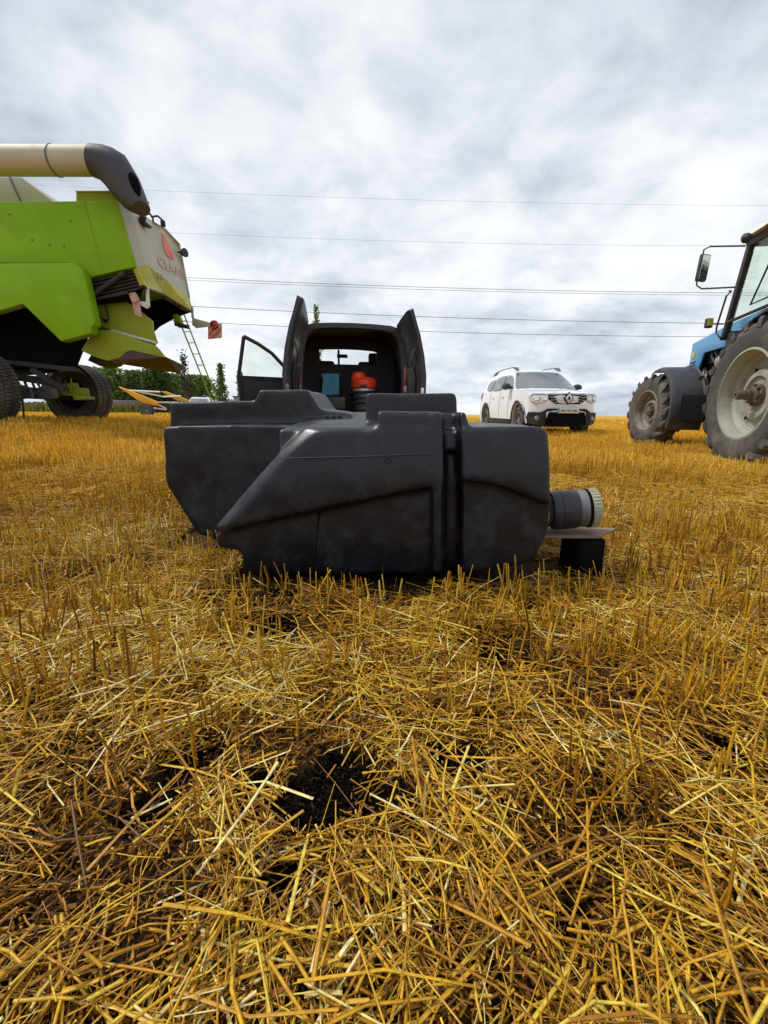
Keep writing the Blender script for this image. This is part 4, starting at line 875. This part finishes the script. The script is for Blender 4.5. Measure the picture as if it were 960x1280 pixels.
# ================================================================ COMBINE HARVESTER (built in world coordinates, heading -x)
def build_combine():
    O = Vector((-6.1, 7.7, .22)); root = empty('combine_harvester', O, label='green and cream combine harvester seen from behind, at left of the field', cat='combine harvester')
    B = lambda m, n, mt, par=root, **k: m.build(n, mt, par, org=O, **k)
    def pol(pts, Y): return [atY(x, y, Y) for x, y in pts]
    YN, YF = 6.95, 8.75
    # upper body hull
    hull = [(-150, 254), (95, 251), (147, 250), (171, 333), (110, 347), (100, 352), (60, 352), (-150, 352)]
    h = pol(hull, YN); m = MB(); m.prism(h, (-.42, YF-YN, 0)); B(m, 'body_shell', M['green'], bevel=.012)
    # seams and screws on the upper side
    s = MB()
    for a, b in (((-150, 328), (84, 328)), ((105, 251), (128, 338))):
        s.tube([atY(*a, YN-.004), atY(*b, YN-.004)], .006, 5)
    B(s, 'panel_seam', M['olive'])
    m = MB()
    for q in ((88, 276), (40, 300), (62, 306), (12, 268), (80, 308)): 
        c = atY(*q, YN-.004); m.lathe([(.001, .008), (.009, .007), (.011, 0)], c, (0, -1, 0), 10)
    B(m, 'bolt_heads', M['chassis'])
    # raised lower side shield
    lo = [(-150, 330), (0, 329), (84, 328), (92, 329), (103, 337), (106, 347), (118, 402), (117, 407), (114, 409), (113, 417), (76, 427), (28, 380), (0, 388), (-40, 398), (-150, 398)]
    m = MB(); m.prism(pol(lo, YN-.16), (0, .17, 0)); shd = B(m, 'side_shield', M['green'], bevel=.025)
    m = MB(); c = pol([(8, 386), (27, 382), (28, 385), (9, 389)], YN-.10); m.prism(c, (0, .03, 0)); B(m, 'shield_reinforcement', M['steel'], shd)
    # top box
    m = MB(); m.prism(pol([(95, 239), (143, 239), (149, 252), (95, 252)], YN+.05), (0, .9, 0)); m.prism(pol([(94, 238), (144, 238), (144, 240), (94, 240)], YN+.03), (0, .95, 0)); B(m, 'engine_cover', M['olive'], bevel=.008)
    # grain tank extension, cream sloping sheets
    a = pol([(-150, 222), (26, 221), (68, 253), (-150, 253)], 7.35); b = pol([(-150, 222), (26, 221), (68, 253), (-150, 253)], 7.35)
    m = MB(); n = 4; b = [q+Vector((0, 1.3, 0)) for q in a]; m.loft([a, b]); gt = B(m, 'grain_tank_cover', M['cream'], bevel=.01)
    m = MB(); m.tube([atY(12, 221, 7.34), atY(26, 252, 7.34)], .012, 5); B(m, 'cover_seam', M['steel'], gt)
    # rear hood
    A1, A2 = atY(147, 250, YN+.01), atY(171, 334, YN+.01); B1, B2 = atY(165, 267, YN+.17), atY(183, 331, YN+.17)
    C2 = atY(236, 373, YF); nf = (C2-B1).cross(B2-B1).normalized()
    def on0(px, py): r_ = ray(px, py); o = Vector((0, 0, HCAM)); return o+r_*((B1-o).dot(nf)/r_.dot(nf))
    C1, C1b = on0(205, 288), on0(221, 306)
    D1 = Vector((A1.x, YF, C1b.z+.12)); D2 = Vector((A2.x, YF, C2.z)); C1m = Vector((A1.x, C1.y, C1.z+.03)); D1.y = max(D1.y, C1b.y+.02); D1.z = C1b.z+.02
    m = MB(); m.add([A1, A2, B2, B1, C1, C1b, C2, D2, D1, C1m], [(0, 1, 2, 3), (3, 2, 6, 5, 4), (0, 3, 4, 9), (9, 4, 5, 8), (5, 6, 7, 8)])
    hood = B(m, 'rear_hood', M['cream'])
    # yellow green lower band
    A3, B3, C3 = atY(180, 356, YN+.01), atY(185, 360, YN+.17), atY(240, 389, YF)
    o_ = Vector((.012, -.006, 0)); M2 = B2.lerp(C2, .42); M3 = atY(204, 367, YN+.17+.42*(YF-YN-.17))
    m = MB(); m.add([A2+o_, B2+o_, M2+o_, C2+o_, C3+o_, M3+o_, B3+o_, A3+o_, A2+o_-Vector((.1, -.05, 0)), A3+o_-Vector((.1, -.05, 0)), C2+Vector((-.4, 0, .0)), C3+Vector((-.4, 0, 0))],
        [(0, 1, 6, 7), (1, 2, 5, 6), (2, 3, 4, 5), (0, 7, 9, 8), (3, 10, 11, 4)])
    band = B(m, 'hood_lower_band', M['lime'])
    # folded flange along the bottom of the band
    m = MB(); ep = [A3, B3, M3, C3]; m.loft([[q+o_, q+o_+Vector((0, 0, -.025)), q+Vector((-.10, .03, -.025)), q+Vector((-.10, .03, 0))] for q in ep]); B(m, 'hood_flange', M['chassis'])
    # inside faces of the hood (dark)
    m = MB(); dn = Vector((-.03, .02, 0))
    m.add([B1+dn, B2+dn, B3+dn, M3+dn, C3+dn, C2+dn, C1b+dn, C1+dn], [(0, 1, 2, 3, 4, 5, 6, 7)])
    fs = pol([(100, 330), (236, 373), (240, 389), (219, 397), (199, 408), (186, 420), (100, 420)], YF-.04); m.prism(fs, (0, .03, 0))
    B(m, 'hood_lining', M['cavity'])
    # machinery visible under the side: dark beams, cylinder, belts
    m = MB(); m.prism(pol([(104, 350), (171, 335), (180, 357), (176, 372), (120, 378), (108, 372)], YN+.12), (-.9, 1.4, 0)); B(m, 'straw_walker_case', M['cavity'])
    m = MB()
    for i in range(6):
        y0_ = 351+i*4.2; m.tube([atY(110+i*1.5, y0_+2, YN+.08), atY(171+i, y0_-12, YN+.08)], .018, 6)
    m.tube([atY(113, 371, YN+.02), atY(152, 344, YN+.02)], .034, 8); m.tube([atY(118, 374, YN+.05), atY(160, 366, YN+.05)], .02, 8); m.tube([atY(150, 345, YN), atY(156, 342, YN)], .045, 8)
    B(m, 'hydraulic_cylinder', M['chassis'], smooth=True)
    # upper straw chute plates
    YC = 7.25
    up = [(112, 377), (128, 370), (150, 372), (170, 385), (190, 401), (191, 413), (196, 428), (193, 431), (139, 413), (122, 406), (117, 398)]
    dv = Vector((-.72, 1.25, .0)); m = MB(); m.prism(pol(up, YC), (0, .05, 0)); m.prism([q+dv for q in pol(up, YC)], (0, .05, 0)); fl = pol(up, YC); m.add([fl[7], fl[8], fl[8]+dv, fl[7]+dv], [(0, 1, 2, 3)]); ch = B(m, 'straw_chute', M['olive'], bevel=.006)
    m = MB(); m.loft([[atY(138, 411, YC-.03), atY(138, 414, YC-.03), atY(138, 414, YC), atY(138, 411, YC)], [atY(196, 427, YC-.03), atY(196, 430, YC-.03), atY(196, 430, YC), atY(196, 427, YC)]]); B(m, 'chute_edge', M['whitepaint'], ch)
    m = MB(); m.tube([atY(129, 374, YC-.04), atY(133, 386, YC-.05), atY(136, 399, YC-.04), atY(131, 401, YC-.04), atY(124, 395, YC-.03)], .012, 6); m.lathe([(.001, .03), (.03, .03), (.03, 0)], atY(133, 401, YC), (0, -1, 0), 10); B(m, 'chute_linkage', M['chassis'], ch, smooth=True)
    # lower spreader chute
    lw = [(101, 438), (112, 420), (124, 412), (139, 413), (193, 431), (199, 437), (206, 446), (165, 438), (158, 440), (150, 447), (134, 451), (118, 446)]
    m = MB(); m.prism(pol(lw, YC-.10), (0, .04, 0)); m.prism([q+Vector((-.8, 1.35, 0)) for q in pol(lw, YC-.10)], (0, .04, 0)); 
    f = pol(lw, YC-.10); dd = Vector((-.8, 1.35, 0)); m.add([f[3], f[4], f[5], f[6], f[3]+dd, f[4]+dd, f[5]+dd, f[6]+dd], [(0, 1, 5, 4), (1, 2, 6, 5), (2, 3, 7, 6)]); sp = B(m, 'spreader_chute', M['olive'], bevel=.008)
    # scooped lip, underside in dark brown sheet
    l1 = pol([(134, 451), (150, 447), (158, 440), (165, 438), (206, 446), (229, 457)], YC-.10); 
    tip = atY(229, 457, 8.0); tip2 = atY(225, 467, 8.0); bk = atY(150, 455, 8.0)
    m = MB(); a0 = l1[0]+Vector((0, .02, 0)); 
    m.add([a0, l1[3], l1[4], tip, tip2, bk], [(0, 1, 2), (0, 2, 3, 4, 5)]); B(m, 'spreader_lip', mat('dark_brown_sheet', (.07, .055, .05), .7, dirt=(.16, .13, .11), dscale=6), sp)
    m = MB(); m.tube([l1[3]+Vector((0, -.01, .01)), l1[4], tip], .012, 6); B(m, 'lip_edge', M['olive'], sp, smooth=True)
    # dark chassis under the hull
    m = MB(); ck = [(-150, 380), (30, 378), (78, 424), (114, 412), (104, 440), (97, 458), (60, 462), (-150, 462)]
    m.prism(pol(ck, YN+.50), (-1.25, 1.2, 0)); B(m, 'chassis_body', M['cavity'])
    m = MB()
    for a, b, y, r in (((-60, 445), (95, 462), 7.2, .045), ((-60, 459), (78, 482), 7.1, .05), ((40, 462), (82, 487), 7.0, .05), ((0, 470), (55, 474), 7.6, .06)):
        m.tube([atY(*a, y), atY(*b, y)], r, 4)
    m.tube([Vector((-6.1, 6.7, .80)), Vector((-6.1, 8.8, .80))], .10, 12); m.tube([atY(70, 463, 7.6), atY(92, 462, 8.3)], .03, 8)
    B(m, 'rear_axle', M['chassis'], bevel=0)
    m = MB(); m.prism(pol([(52, 480), (70, 486), (72, 497), (64, 499), (46, 498)], 7.3), (0, .05, 0)); m.prism(pol([(8, 476), (36, 484), (40, 497), (26, 499), (8, 494)], 7.3), (0, .05, 0)); B(m, 'axle_plate', M['steel'], bevel=.005)
    m = MB()
    for k in range(10):
        x = 4+k*8.5; m.tube([atY(x, 470+rnd.random()*10, 7.4), atY(x+6, 480+rnd.random()*12, 7.3)], .012+.012*rnd.random(), 6)
    B(m, 'hydraulic_hoses', M['chassis'], smooth=True)
    m = MB(); m.tube([atY(28, 498, 7.2), atY(31, 533, 7.2)], .014, 6); B(m, 'hanging_rod', M['chassis'])
    # green steering bracket on the axle
    m = MB(); m.prism(pol([(74, 484), (80, 480), (90, 478), (93, 484), (104, 485), (107, 498), (93, 499), (90, 495), (76, 494)], 7.55), (0, .14, 0)); m.tube([atY(89, 473, 7.5), atY(89, 486, 7.5)], .012, 6); m.prism(pol([(91, 494), (106, 495), (107, 499), (92, 500)], 7.45), (0, .25, 0)); B(m, 'tie_rod_bracket', M['olive'], bevel=.012)
    # wheels: rear pair, far one in view whole, near one cut by the frame; big front pair outside
    for y, sg in ((8.87, 1), (6.62, -1)):
        w = MB(); c = Vector((-6.08, y, .555+float(gz([-6.1], [y])[0])))-O
        wh, P, ax = wheel_parts(root, c, (0, sg, 0), .575, .33, .46, 0, .022, 'chassis', 'disc', steer=R(-6))
        hub_parts(wh, P, ax, .0, .11, 0, 0)
        m = MB(); m.lathe([(.29, -.05), (.001, -.05)], c, ax, 28); m.build('wheel_inner_disc', M['cavity'], wh, smooth=True)  # near-black disc across the inside of the wheel
    for y, sg in ((9.2, 1), (6.2, -1)):
        c = Vector((-10.1, y, .85+.25))-O
        wheel_parts(root, c, (0, sg, 0), .86, .42, .62, 20, .05, 'cream', 'disc')
    # front part of machine outside the frame: cab and body, simple but closed
    m = MB(); m.box(Vector((-10.2, 7.8, 2.9))-O, (1.7, 1.7, 1.8)); m.build('cab', M['carglass'], root, bevel=.06)
    m = MB(); m.box(Vector((-10.2, 7.8, 3.86))-O, (2.0, 1.9, .14)); m.build('cab_roof', M['cream'], root, bevel=.04)
    # front axle lump
    m = MB(); m.tube([Vector((-10.1, 6.3, 1.1))-O, Vector((-10.1, 9.1, 1.1))-O], .16, 12); m.box(Vector((-9.8, 7.8, 1.6))-O, (2.0, 1.4, 1.0)); m.build('front_axle', M['chassis'], root)
    # unloading auger
    YP = 6.75; p0 = atY(-300, 201, YP); p0 = Vector((-10.6, YP, atY(0, 201.5, YP).z-.02)); p1 = atY(118, 201, YP); rr = .175
    m = MB(); m.tube([p0, p0.lerp(p1, .5), p1], rr, 32); au = B(m, 'unloading_auger', M['cream'], smooth=True)
    j = atY(69, 201, YP); d = (p1-p0).normalized(); m = MB(); m.lathe([(rr+.001, -.01), (rr+.010, -.008), (rr+.010, .008), (rr+.001, .01)], j, d, 32); B(m, 'pipe_joint', M['steel'], au, smooth=True)
    m = MB(); m.prism([atY(x, y, YP-rr*.93)+Vector((0, 0, 0)) for x, y in ((99, 190), (114, 190), (114, 198), (99, 198))], (0, .03, 0)); B(m, 'yellow_sticker', M['lime'], au)
    # rubber spout
    rings = [((116, 181), (116, 221)), ((130, 182), (124, 224)), ((143, 186), (133, 233)), ((156, 194), (143, 247)), ((165, 209), (149, 253)), ((172, 221), (156, 260)), ((179, 239), (162, 264)), ((184, 255), (170, 267))]
    def ring(U, Lw, hw, k=1.0):
        U = atY(*U, YP); Lw = atY(*Lw, YP); c = (U+Lw)/2; a = (U-Lw)/2*k; return [c+a*math.cos(t)+Vector((0, hw*k*math.sin(t), 0)) for t in [2*PI*i/24 for i in range(24)]]
    lo_ = [ring(a, b, rr*1.04) for a, b in rings]; li = [ring(a, b, rr*1.0, .93) for a, b in rings[::-1]][:5]
    m = MB(); m.loft(lo_); B(m, 'spout', M['skirt'], au, smooth=True, angle=60)
    m = MB(); c = atY(168, 231, YP-.115); m.loft([[c+Vector((.075*k*math.cos(t)+.03*k*math.sin(t)*-1, -.05*math.sqrt(max(0, 1-k*k)), .15*k*math.sin(t))) for t in [2*PI*i_/20 for i_ in range(20)]] for k in (1, .9, .7, .4, .05)]); B(m, 'painted_spout_hole', M['cavity'], au, smooth=True)  # solid black bulge on the spout skin, painting the dark of a hole
    m = MB(); c = ring(*rings[3], rr, .9); m.add(c, [tuple(range(24))]); B(m, 'spout_inside', M['cavity'], au)
    # hood fittings: work light, looping cables, beacon
    nrm = (C2-B1).cross(B2-B1).normalized(); nrm = nrm if nrm.x > 0 else -nrm
    c = B1.lerp(C1, .22)+(B2-B1)*.10+nrm*.06; m = MB(); m.box(c, (.10, .20, .10), Matrix.Rotation(R(15), 3, 'Y')); wl = B(m, 'work_light', M['chassis'], bevel=.012)
    m = MB(); m.box(c+nrm*.052, (.01, .16, .07), Matrix.Rotation(R(15), 3, 'Y')); B(m, 'lens', M['silver'], wl)
    m = MB()
    for pts in ([(183, 266), (188, 268), (191, 273), (192, 279)], [(190, 271), (197, 270), (203, 275), (206, 283)]):
        m.tube([atY(x, y, 7.75+.1*i) for i, (x, y) in enumerate(pts)], .016, 7)
    m.tube([atY(184, 262, 7.6), atY(185, 252, 7.6)], .016, 6); m.lathe([(.001, 0), (.04, 0), (.04, .08), (.001, .08)], atY(204, 283, 8.05), (0, 0, 1), 10); B(m, 'cable_loop', M['chassis'], smooth=True)
    c = atY(230, 316, YF); m = MB(); m.lathe([(.001, -.06), (.045, -.05), (.07, 0), (.075, .03), (.001, .04)], c, (.9, -.4, 0), 16); m.tube([c, atY(222, 315, YF)], .015, 6); B(m, 'rear_lamp', M['chassis'], smooth=True)
    # triangle emblem and lettering on the rear hood face
    u = (C2-B2).normalized(); v = (B1-B2); v = (v-u*v.dot(u)).normalized(); n = u.cross(v).normalized(); n = n if n.x > 0 else -n
    def onface(px, py, off=.006):
        r = ray(px, py); o = Vector((0, 0, HCAM)); t = (B1-o).dot(n)/r.dot(n); return o+r*t+n*off
    m = MB(); tri = [onface(202, 292), onface(202.5, 302), onface(204.5, 312), onface(209, 321), onface(216.5, 325), onface(215, 317), onface(210, 305), onface(205, 295)]; m.prism(tri, n*.006); B(m, 'triangle_emblem', M['redpaint'], hood)
    a = onface(199, 333, .008); b = onface(230, 350, .008); t = text_mb('CLAAS', a, (b-a), (v+u*.0), .17, (b-a).length, .0, False, .003); B(t, 'hood_lettering', M['fadedred'], hood)
    a = onface(218, 348, .016); b = onface(232, 357, .016); 
    # small black figures on the band
    def onband(px, py): return onface(px, py, .03)
    a = onband(192, 349); b = onband(200, 352); t = text_mb('JJ', a, (b-a), v, .09, (b-a).length, .01, False, .02); B(t, 'band_figures', M['blacktext'], band)
    # warning boards on brackets
    m = MB(); Yb = YN+.12
    m.prism(pol([(182, 357), (185, 357), (187, 383), (184, 386), (172, 380), (173, 376), (182, 377)], Yb), (0, .03, 0)); br = B(m, 'board_bracket', M['whitepaint'], bevel=.008)
    m = MB(); m.prism(pol([(160, 366), (169, 365), (173, 372), (177, 397), (168, 393), (165, 378)], Yb-.03), (0, .02, 0)); wb = B(m, 'warning_board', M['palered'], br, bevel=.003)
    m = MB(); m.lathe([(.001, .04), (.05, .035), (.055, 0)], atY(169, 374, Yb-.03), (0, -1, 0), 16); B(m, 'marker_lamp', M['fadedred'], wb, smooth=True)
    Yb = YF+.05; m = MB(); m.tube([atY(240, 383, Yb), atY(241, 398, Yb)], .025, 6); m.prism(pol([(240, 397), (262, 403), (262, 408), (245, 410), (240, 406)], Yb), (0, .03, 0)); br = B(m, 'board_bracket', M['cream'], bevel=.005)
    m = MB(); m.prism(pol([(260, 408), (277, 404), (277, 422), (260, 424)], Yb-.04), (0, .02, 0)); wb = B(m, 'warning_board', M['whitepaint'], br)
    m = MB(); q = lambda x, y: atY(260+17*x, 408-4*x+16*y+2*x*y, Yb-.055)
    for pts in ([(0, 0), (.22, 0), (0, .30)], [(.5, 0), (.85, 0), (0, .95), (0, .6)], [(1, .15), (1, .5), (.42, 1), (.1, 1)], [(1, .8), (1, 1), (.75, 1)]): m.prism([q(*p_) for p_ in pts], (0, .006, 0))
    B(m, 'red_stripes', M['redpaint'], wb)
    m = MB(); m.lathe([(.001, .05), (.07, .045), (.085, 0)], atY(268, 406, Yb-.06), (0, -1, 0), 18); B(m, 'marker_lamp', M['redlens'], wb, smooth=True)
    # ladder
    m = MB(); Ya, Yz = YF-.2, 7.9
    def lp(f, sd): 
        a = atY(221 if sd else 230, 393, Ya) ; b = atY(266 if sd else 273.5, 505, Yz); return a.lerp(b, f)
    for sd in (0, 1): m.tube([lp(0, sd), lp(1.0, sd)], .014, 6)
    lad = B(m, 'ladder', M['olive'])
    m = MB()
    for k in range(8): m.tube([lp((k+.6)/8, 0), lp((k+.6)/8, 1)], .007, 6)
    B(m, 'ladder_rungs', M['olive'], lad)
    m = MB(); m.prism(pol([(216, 392), (223, 394), (228, 408), (222, 409), (217, 403)], Ya-.05), (0, .12, 0)); B(m, 'ladder_mount', M['olive'], bevel=.01)
    m = MB(); m.tube([atY(219, 405, Ya-.1), atY(236, 409, Ya-.1)], .035, 8); B(m, 'ladder_pivot', M['chassis'])
build_combine()

# ================================================================ YELLOW IMPLEMENT FAR BEHIND
def build_header():
    Y = 19.0; c = atY(192, 516, Y); O = Vector((c.x, Y, .15)); root = empty('header_trailer', O, label='far yellow armed header on its transport trailer, left of the tank', cat='farm implement')
    B = lambda m, n, mt, par=root, **k: m.build(n, mt, par, org=O, **k)
    pol = lambda pts, Y: [atY(x, y, Y) for x, y in pts]
    for k, pts in enumerate(([(147, 483), (157, 486), (196, 502), (197, 507), (180, 504), (170, 499)], [(200, 489), (206, 489), (235, 500), (236, 503), (222, 501)])):
        m = MB(); m.prism(pol(pts, Y+k*1.8), (0, .12, 0)); B(m, 'divider_arm', M['yellow'], bevel=.02)
    m = MB(); m.prism(pol([(140, 500), (180, 501), (182, 507), (140, 507)], Y+.3), (0, .3, 0)); B(m, 'cross_beam', M['steel'], bevel=.02)
    m = MB()
    for a, b in (((165, 488), (205, 496)), ((205, 496), (226, 495)), ((196, 503), (222, 503)), ((180, 509), (208, 512)), ((190, 502), (208, 511)), ((160, 488), (200, 490))): m.tube([atY(*a, Y+.2), atY(*b, Y+.2)], .035, 6)
    B(m, 'frame_tubes', M['whitepaint'])
    m = MB(); m.prism(pol([(178, 506), (210, 508), (212, 514), (180, 514)], Y+.5), (0, 1.0, 0)); m.box(atY(230, 510, Y+1), (2.2, .8, .35)); B(m, 'trailer_chassis', M['chassis'])
    for px, dy in ((184, 0), (240, 0), (184, 1.6), (240, 1.6)):
        q = atY(px, 513, Y+dy); r_ = .27; q.z = float(gz([q.x], [q.y])[0])+r_; wheel_parts(root, q-O, (0, -1 if dy == 0 else 1, 0), r_, .14, .2, 0, .01, 'steel', 'spoke')
build_header()

# ================================================================ BLACK FUEL TANK
def build_tank():
    O = Vector((-.1, 1.5, .03)); W = lambda pts, Y: [atY(x, y, Y) for x, y in pts]
    m = MB()
    def slab(pts, y0, y1, yref=None, taper=0):
        a = W(pts, yref or y0); m.prism([Vector((q.x, y0, q.z)) for q in a], (0, y1-y0, 0))
    Y0 = 1.17
    fo = [(378, 534), (472, 534), (556, 533), (556, 606), (540, 611), (400, 641), (300, 662), (268, 670), (264, 660), (300, 618), (345, 566)]
    fi = [(398, 540), (472, 538), (556, 537), (556, 602), (540, 607), (400, 637), (306, 657), (284, 662), (282, 657), (316, 622), (363, 568)]
    m.loft([W(fi, Y0), [Vector((q.x, Y0+.028, q.z)) for q in W(fo, Y0)], [Vector((q.x, 1.80, q.z)) for q in W(fo, Y0)]])      # upper left
    slab([(578, 534), (672, 533), (685, 535), (691, 542), (689, 632), (672, 626), (620, 606), (578, 600)], Y0, 1.80)                                     # upper right
    slab([(303, 722), (556, 718), (556, 560), (378, 560), (340, 600), (268, 668), (270, 684), (300, 690)], Y0+.060, 1.8)   # lower left
    slab([(392, 722), (556, 718), (556, 600), (400, 630)], Y0+.036, 1.5)   # lower mid left (right of the lower groove)
    slab([(578, 718), (652, 709), (670, 700), (688, 662), (690, 560), (578, 560)], Y0+.024, 1.8)                    # lower right
    slab([(541, 516), (553, 516), (553, 717), (541, 718)], Y0-.006, 1.3)                              # ridge
    slab([(550, 515), (584, 515), (584, 540), (584, 714), (550, 716)], Y0+.090, 1.30)
    slab([(550, 540), (584, 540), (584, 714), (550, 716)], Y0+.088, 1.6)                               # groove floor
    slab([(472, 514), (556, 513), (556, 545), (470, 545)], Y0+.004, 1.32); slab([(577, 514), (586, 514), (589, 545), (577, 545)], Y0+.010, 1.32)                               # bump on the front edge
    yb = 1.36; a = W([(457, 491), (571, 490), (573, 535), (457, 535)], yb); m.prism(a, (0, .30, 0))           # higher block behind
    # deck
    zt = atY(600, 533, Y0).z; m.prism([Vector((-.22, Y0+.12, .10)), Vector((.435, Y0+.12, .10)), Vector((.435, Y0+.12, zt)), Vector((-.22, Y0+.12, zt))], (0, .66, 0))
    # rear left lobe
    slab([(203, 534), (300, 531), (430, 530), (430, 690), (300, 690), (262, 674), (246, 669), (206, 606)], 1.50, 2.15)
    slab([(212, 503), (318, 501), (324, 487), (384, 486), (401, 512), (440, 516), (440, 560), (212, 560)], 1.64, 2.15)
    xw = [(-.30, .500), (.02, .512), (.20, .503), (.36, .478)]; m.loft([[Vector((x, 1.22, .40)), Vector((x, 1.22, .456)), Vector((x, 2.02, z_)), Vector((x, 2.06, .40))] for x, z_ in xw])
    me = bpy.data.meshes.new('t'); me.from_pydata([tuple(q-O) for q in m.v], [], m.f)
    bm = bmesh.new(); bm.from_mesh(me); bmesh.ops.recalc_face_normals(bm, faces=bm.faces); bm.to_mesh(me); bm.free()
    ob = bpy.data.objects.new('t', me); col.objects.link(ob)
    r = ob.modifiers.new('r', 'REMESH'); r.mode = 'VOXEL'; r.voxel_size = .0068
    s = ob.modifiers.new('s', 'SMOOTH'); s.factor = .6; s.iterations = 10
    dg = bpy.context.evaluated_depsgraph_get(); nm = bpy.data.meshes.new_from_object(ob.evaluated_get(dg)); bpy.data.objects.remove(ob)
    nm.name = 'fuel_tank'; 
    for p_ in nm.polygons: p_.use_smooth = True
    # slight sagging of the big flat faces, as moulded plastic has
    co = np.empty(len(nm.vertices)*3); nm.vertices.foreach_get('co', co); co = co.reshape(-1, 3)
    co[:, 1] += (fbm(co[:, 0]*5+20, co[:, 2]*5+20, 3)-.5)*.016; zz_ = co[:, 2]+.03; wf_ = sm(-.12, -.24, co[:, 1]); sp_ = lambda t, k: np.log1p(np.exp(t*k))/k; co[:, 1] += wf_*(.16*sp_(zz_-.32, 40)+.10*sp_(.14-zz_, 40)); co[:, 2] += (fbm(co[:, 0]*4+40, co[:, 1]*4+20, 2)-.5)*.010; nm.vertices.foreach_set('co', co.ravel())
    nm.materials.clear(); nm.materials.append(M['tank'])
    root = empty('plastic_tank', O, label='large black moulded plastic tank lying on the stubble in the foreground', cat='tank')
    body = bpy.data.objects.new('tank_body', nm); col.objects.link(body); body.parent = root
    B = lambda m, n, mt, par=root, **k: m.build(n, mt, par, org=O, **k)
    # moulding seam
    m = MB(); m.tube([atY(x, y, Y0-.001) for x, y in ((350, 573), (400, 572), (470, 570), (520, 568), (538, 567))], .0016, 6); B(m, 'moulding_seam', M['hoserub'], body)
    # embossed mark on the front
    m = MB(); c = atY(485, 575, Y0-.002); m.tube([c+Vector((.008*math.cos(a), 0, .009*math.sin(a))) for a in [i*PI/8 for i in range(17)]], .0016, 6); m.tube([c+Vector((-.004, 0, .002)), c+Vector((.004, 0, .003))], .0014, 5); B(m, 'embossed_mark', M['hoserub'], body)
    # small cap fittings on the deck
    m = MB()
    for px in (407, 415, 423): m.lathe([(.001, .014), (.010, .013), (.012, 0), (.012, -.01)], atY(px, 524, 1.62), (0, 0, 1), 12)
    B(m, 'breather_caps', M['hoserub'], body, smooth=True)
    # outlet pipe on the right side
    c0 = atY(676, 639, 1.33); ax = (atY(748, 634, 1.31)-c0); L = ax.length; ax.normalize(); k = L/.18; SC = .88
    m = MB(); m.lathe([(.040, -.03), (.046, .0), (.050, .028), (.052, .032)], c0, ax, 32, True); o = B(m, 'outlet_pipe', M['hoserub'], smooth=True)
    m = MB(); m.lathe([(.0475, .012), (.0495, .012), (.0495, .016), (.0475, .016)], c0, ax, 32); B(m, 'clamp_ring', M['silver'], o)
    m = MB(); m.lathe([(.052, .030), (.0585, .034), (.061, .045), (.061, .058), (.0595, .060), (.0595, .064), (.061, .066), (.061, .098), (.0595, .115), (.058, .122)], c0, ax, 36, True); B(m, 'rubber_sleeve', M['hoserub'], o, smooth=True)
    m = MB(); m.lathe([(.0545, .118), (.0565, .124), (.0575, .15), (.0575, .160), (.050, .162)], c0, ax, 36, True); B(m, 'metal_collar', M['steel'], o, smooth=True)
    m = MB(); m.lathe([(.0585, .150), (.0605, .152), (.0605, .158), (.0585, .160)], c0, ax, 36); B(m, 'seal_ring', M['cavity'], o)
    m = MB(); m.lathe([(.055, .159), (.0585, .161), (.0585, .186), (.054, .190), (.001, .190)], c0, ax, 36)
    up = (Vector((0, 0, 1))-ax*ax.z).normalized(); sd = ax.cross(up)
    for i in range(34):
        a = i*2*PI/34; q = c0+ax*.174+(up*math.cos(a)+sd*math.sin(a))*.0592; rm = Matrix((ax, (up*-math.sin(a)+sd*math.cos(a)), (up*math.cos(a)+sd*math.sin(a)))).transposed(); m.box(q, (.022, .0055, .005), rm)
    B(m, 'ribbed_cap', M['knurl'], o, smooth=True)
    for o_ in [o]+list(o.children_recursive):       # shorten the pipe along its own axis
        for v_ in o_.data.vertices:
            t_ = (v_.co+O-c0).dot(ax); v_.co -= ax*(t_*(1-SC) if t_ > 0 else 0)
    return c0, ax
pc, pax = build_tank()
m = MB(); a = atY(679, 661, 1.34); b = atY(771, 649, 1.40); d = (b-a); z = a.z-.006
pl = [atY(679, 660, 1.275), atY(752, 655, 1.275), atY(773, 649, 1.38), atY(690, 652, 1.39)]; zz = pc.z-.0645
pl = [Vector((q.x, q.y, zz-.008)) for q in pl]; m.prism(pl, (0, 0, .008)); o = m.build('wooden_plank', M['wood'], None, bevel=.0015, org=pl[0]); o.location = pl[0]; tag(o, 'thin weathered plank under the pipe outlet beside the tank', 'plank')
m = MB(); q = atY(735, 675, 1.30); m.box((0, 0, 0), (.085, .12, zz-.012-.0)); o = m.build('black_block', M['cavity'], None, bevel=.008); o.location = (q.x, 1.335, (zz-.010)/2); o.rotation_euler = (0, 0, R(6)); tag(o, 'black plastic block propping the plank beside the tank', 'block')
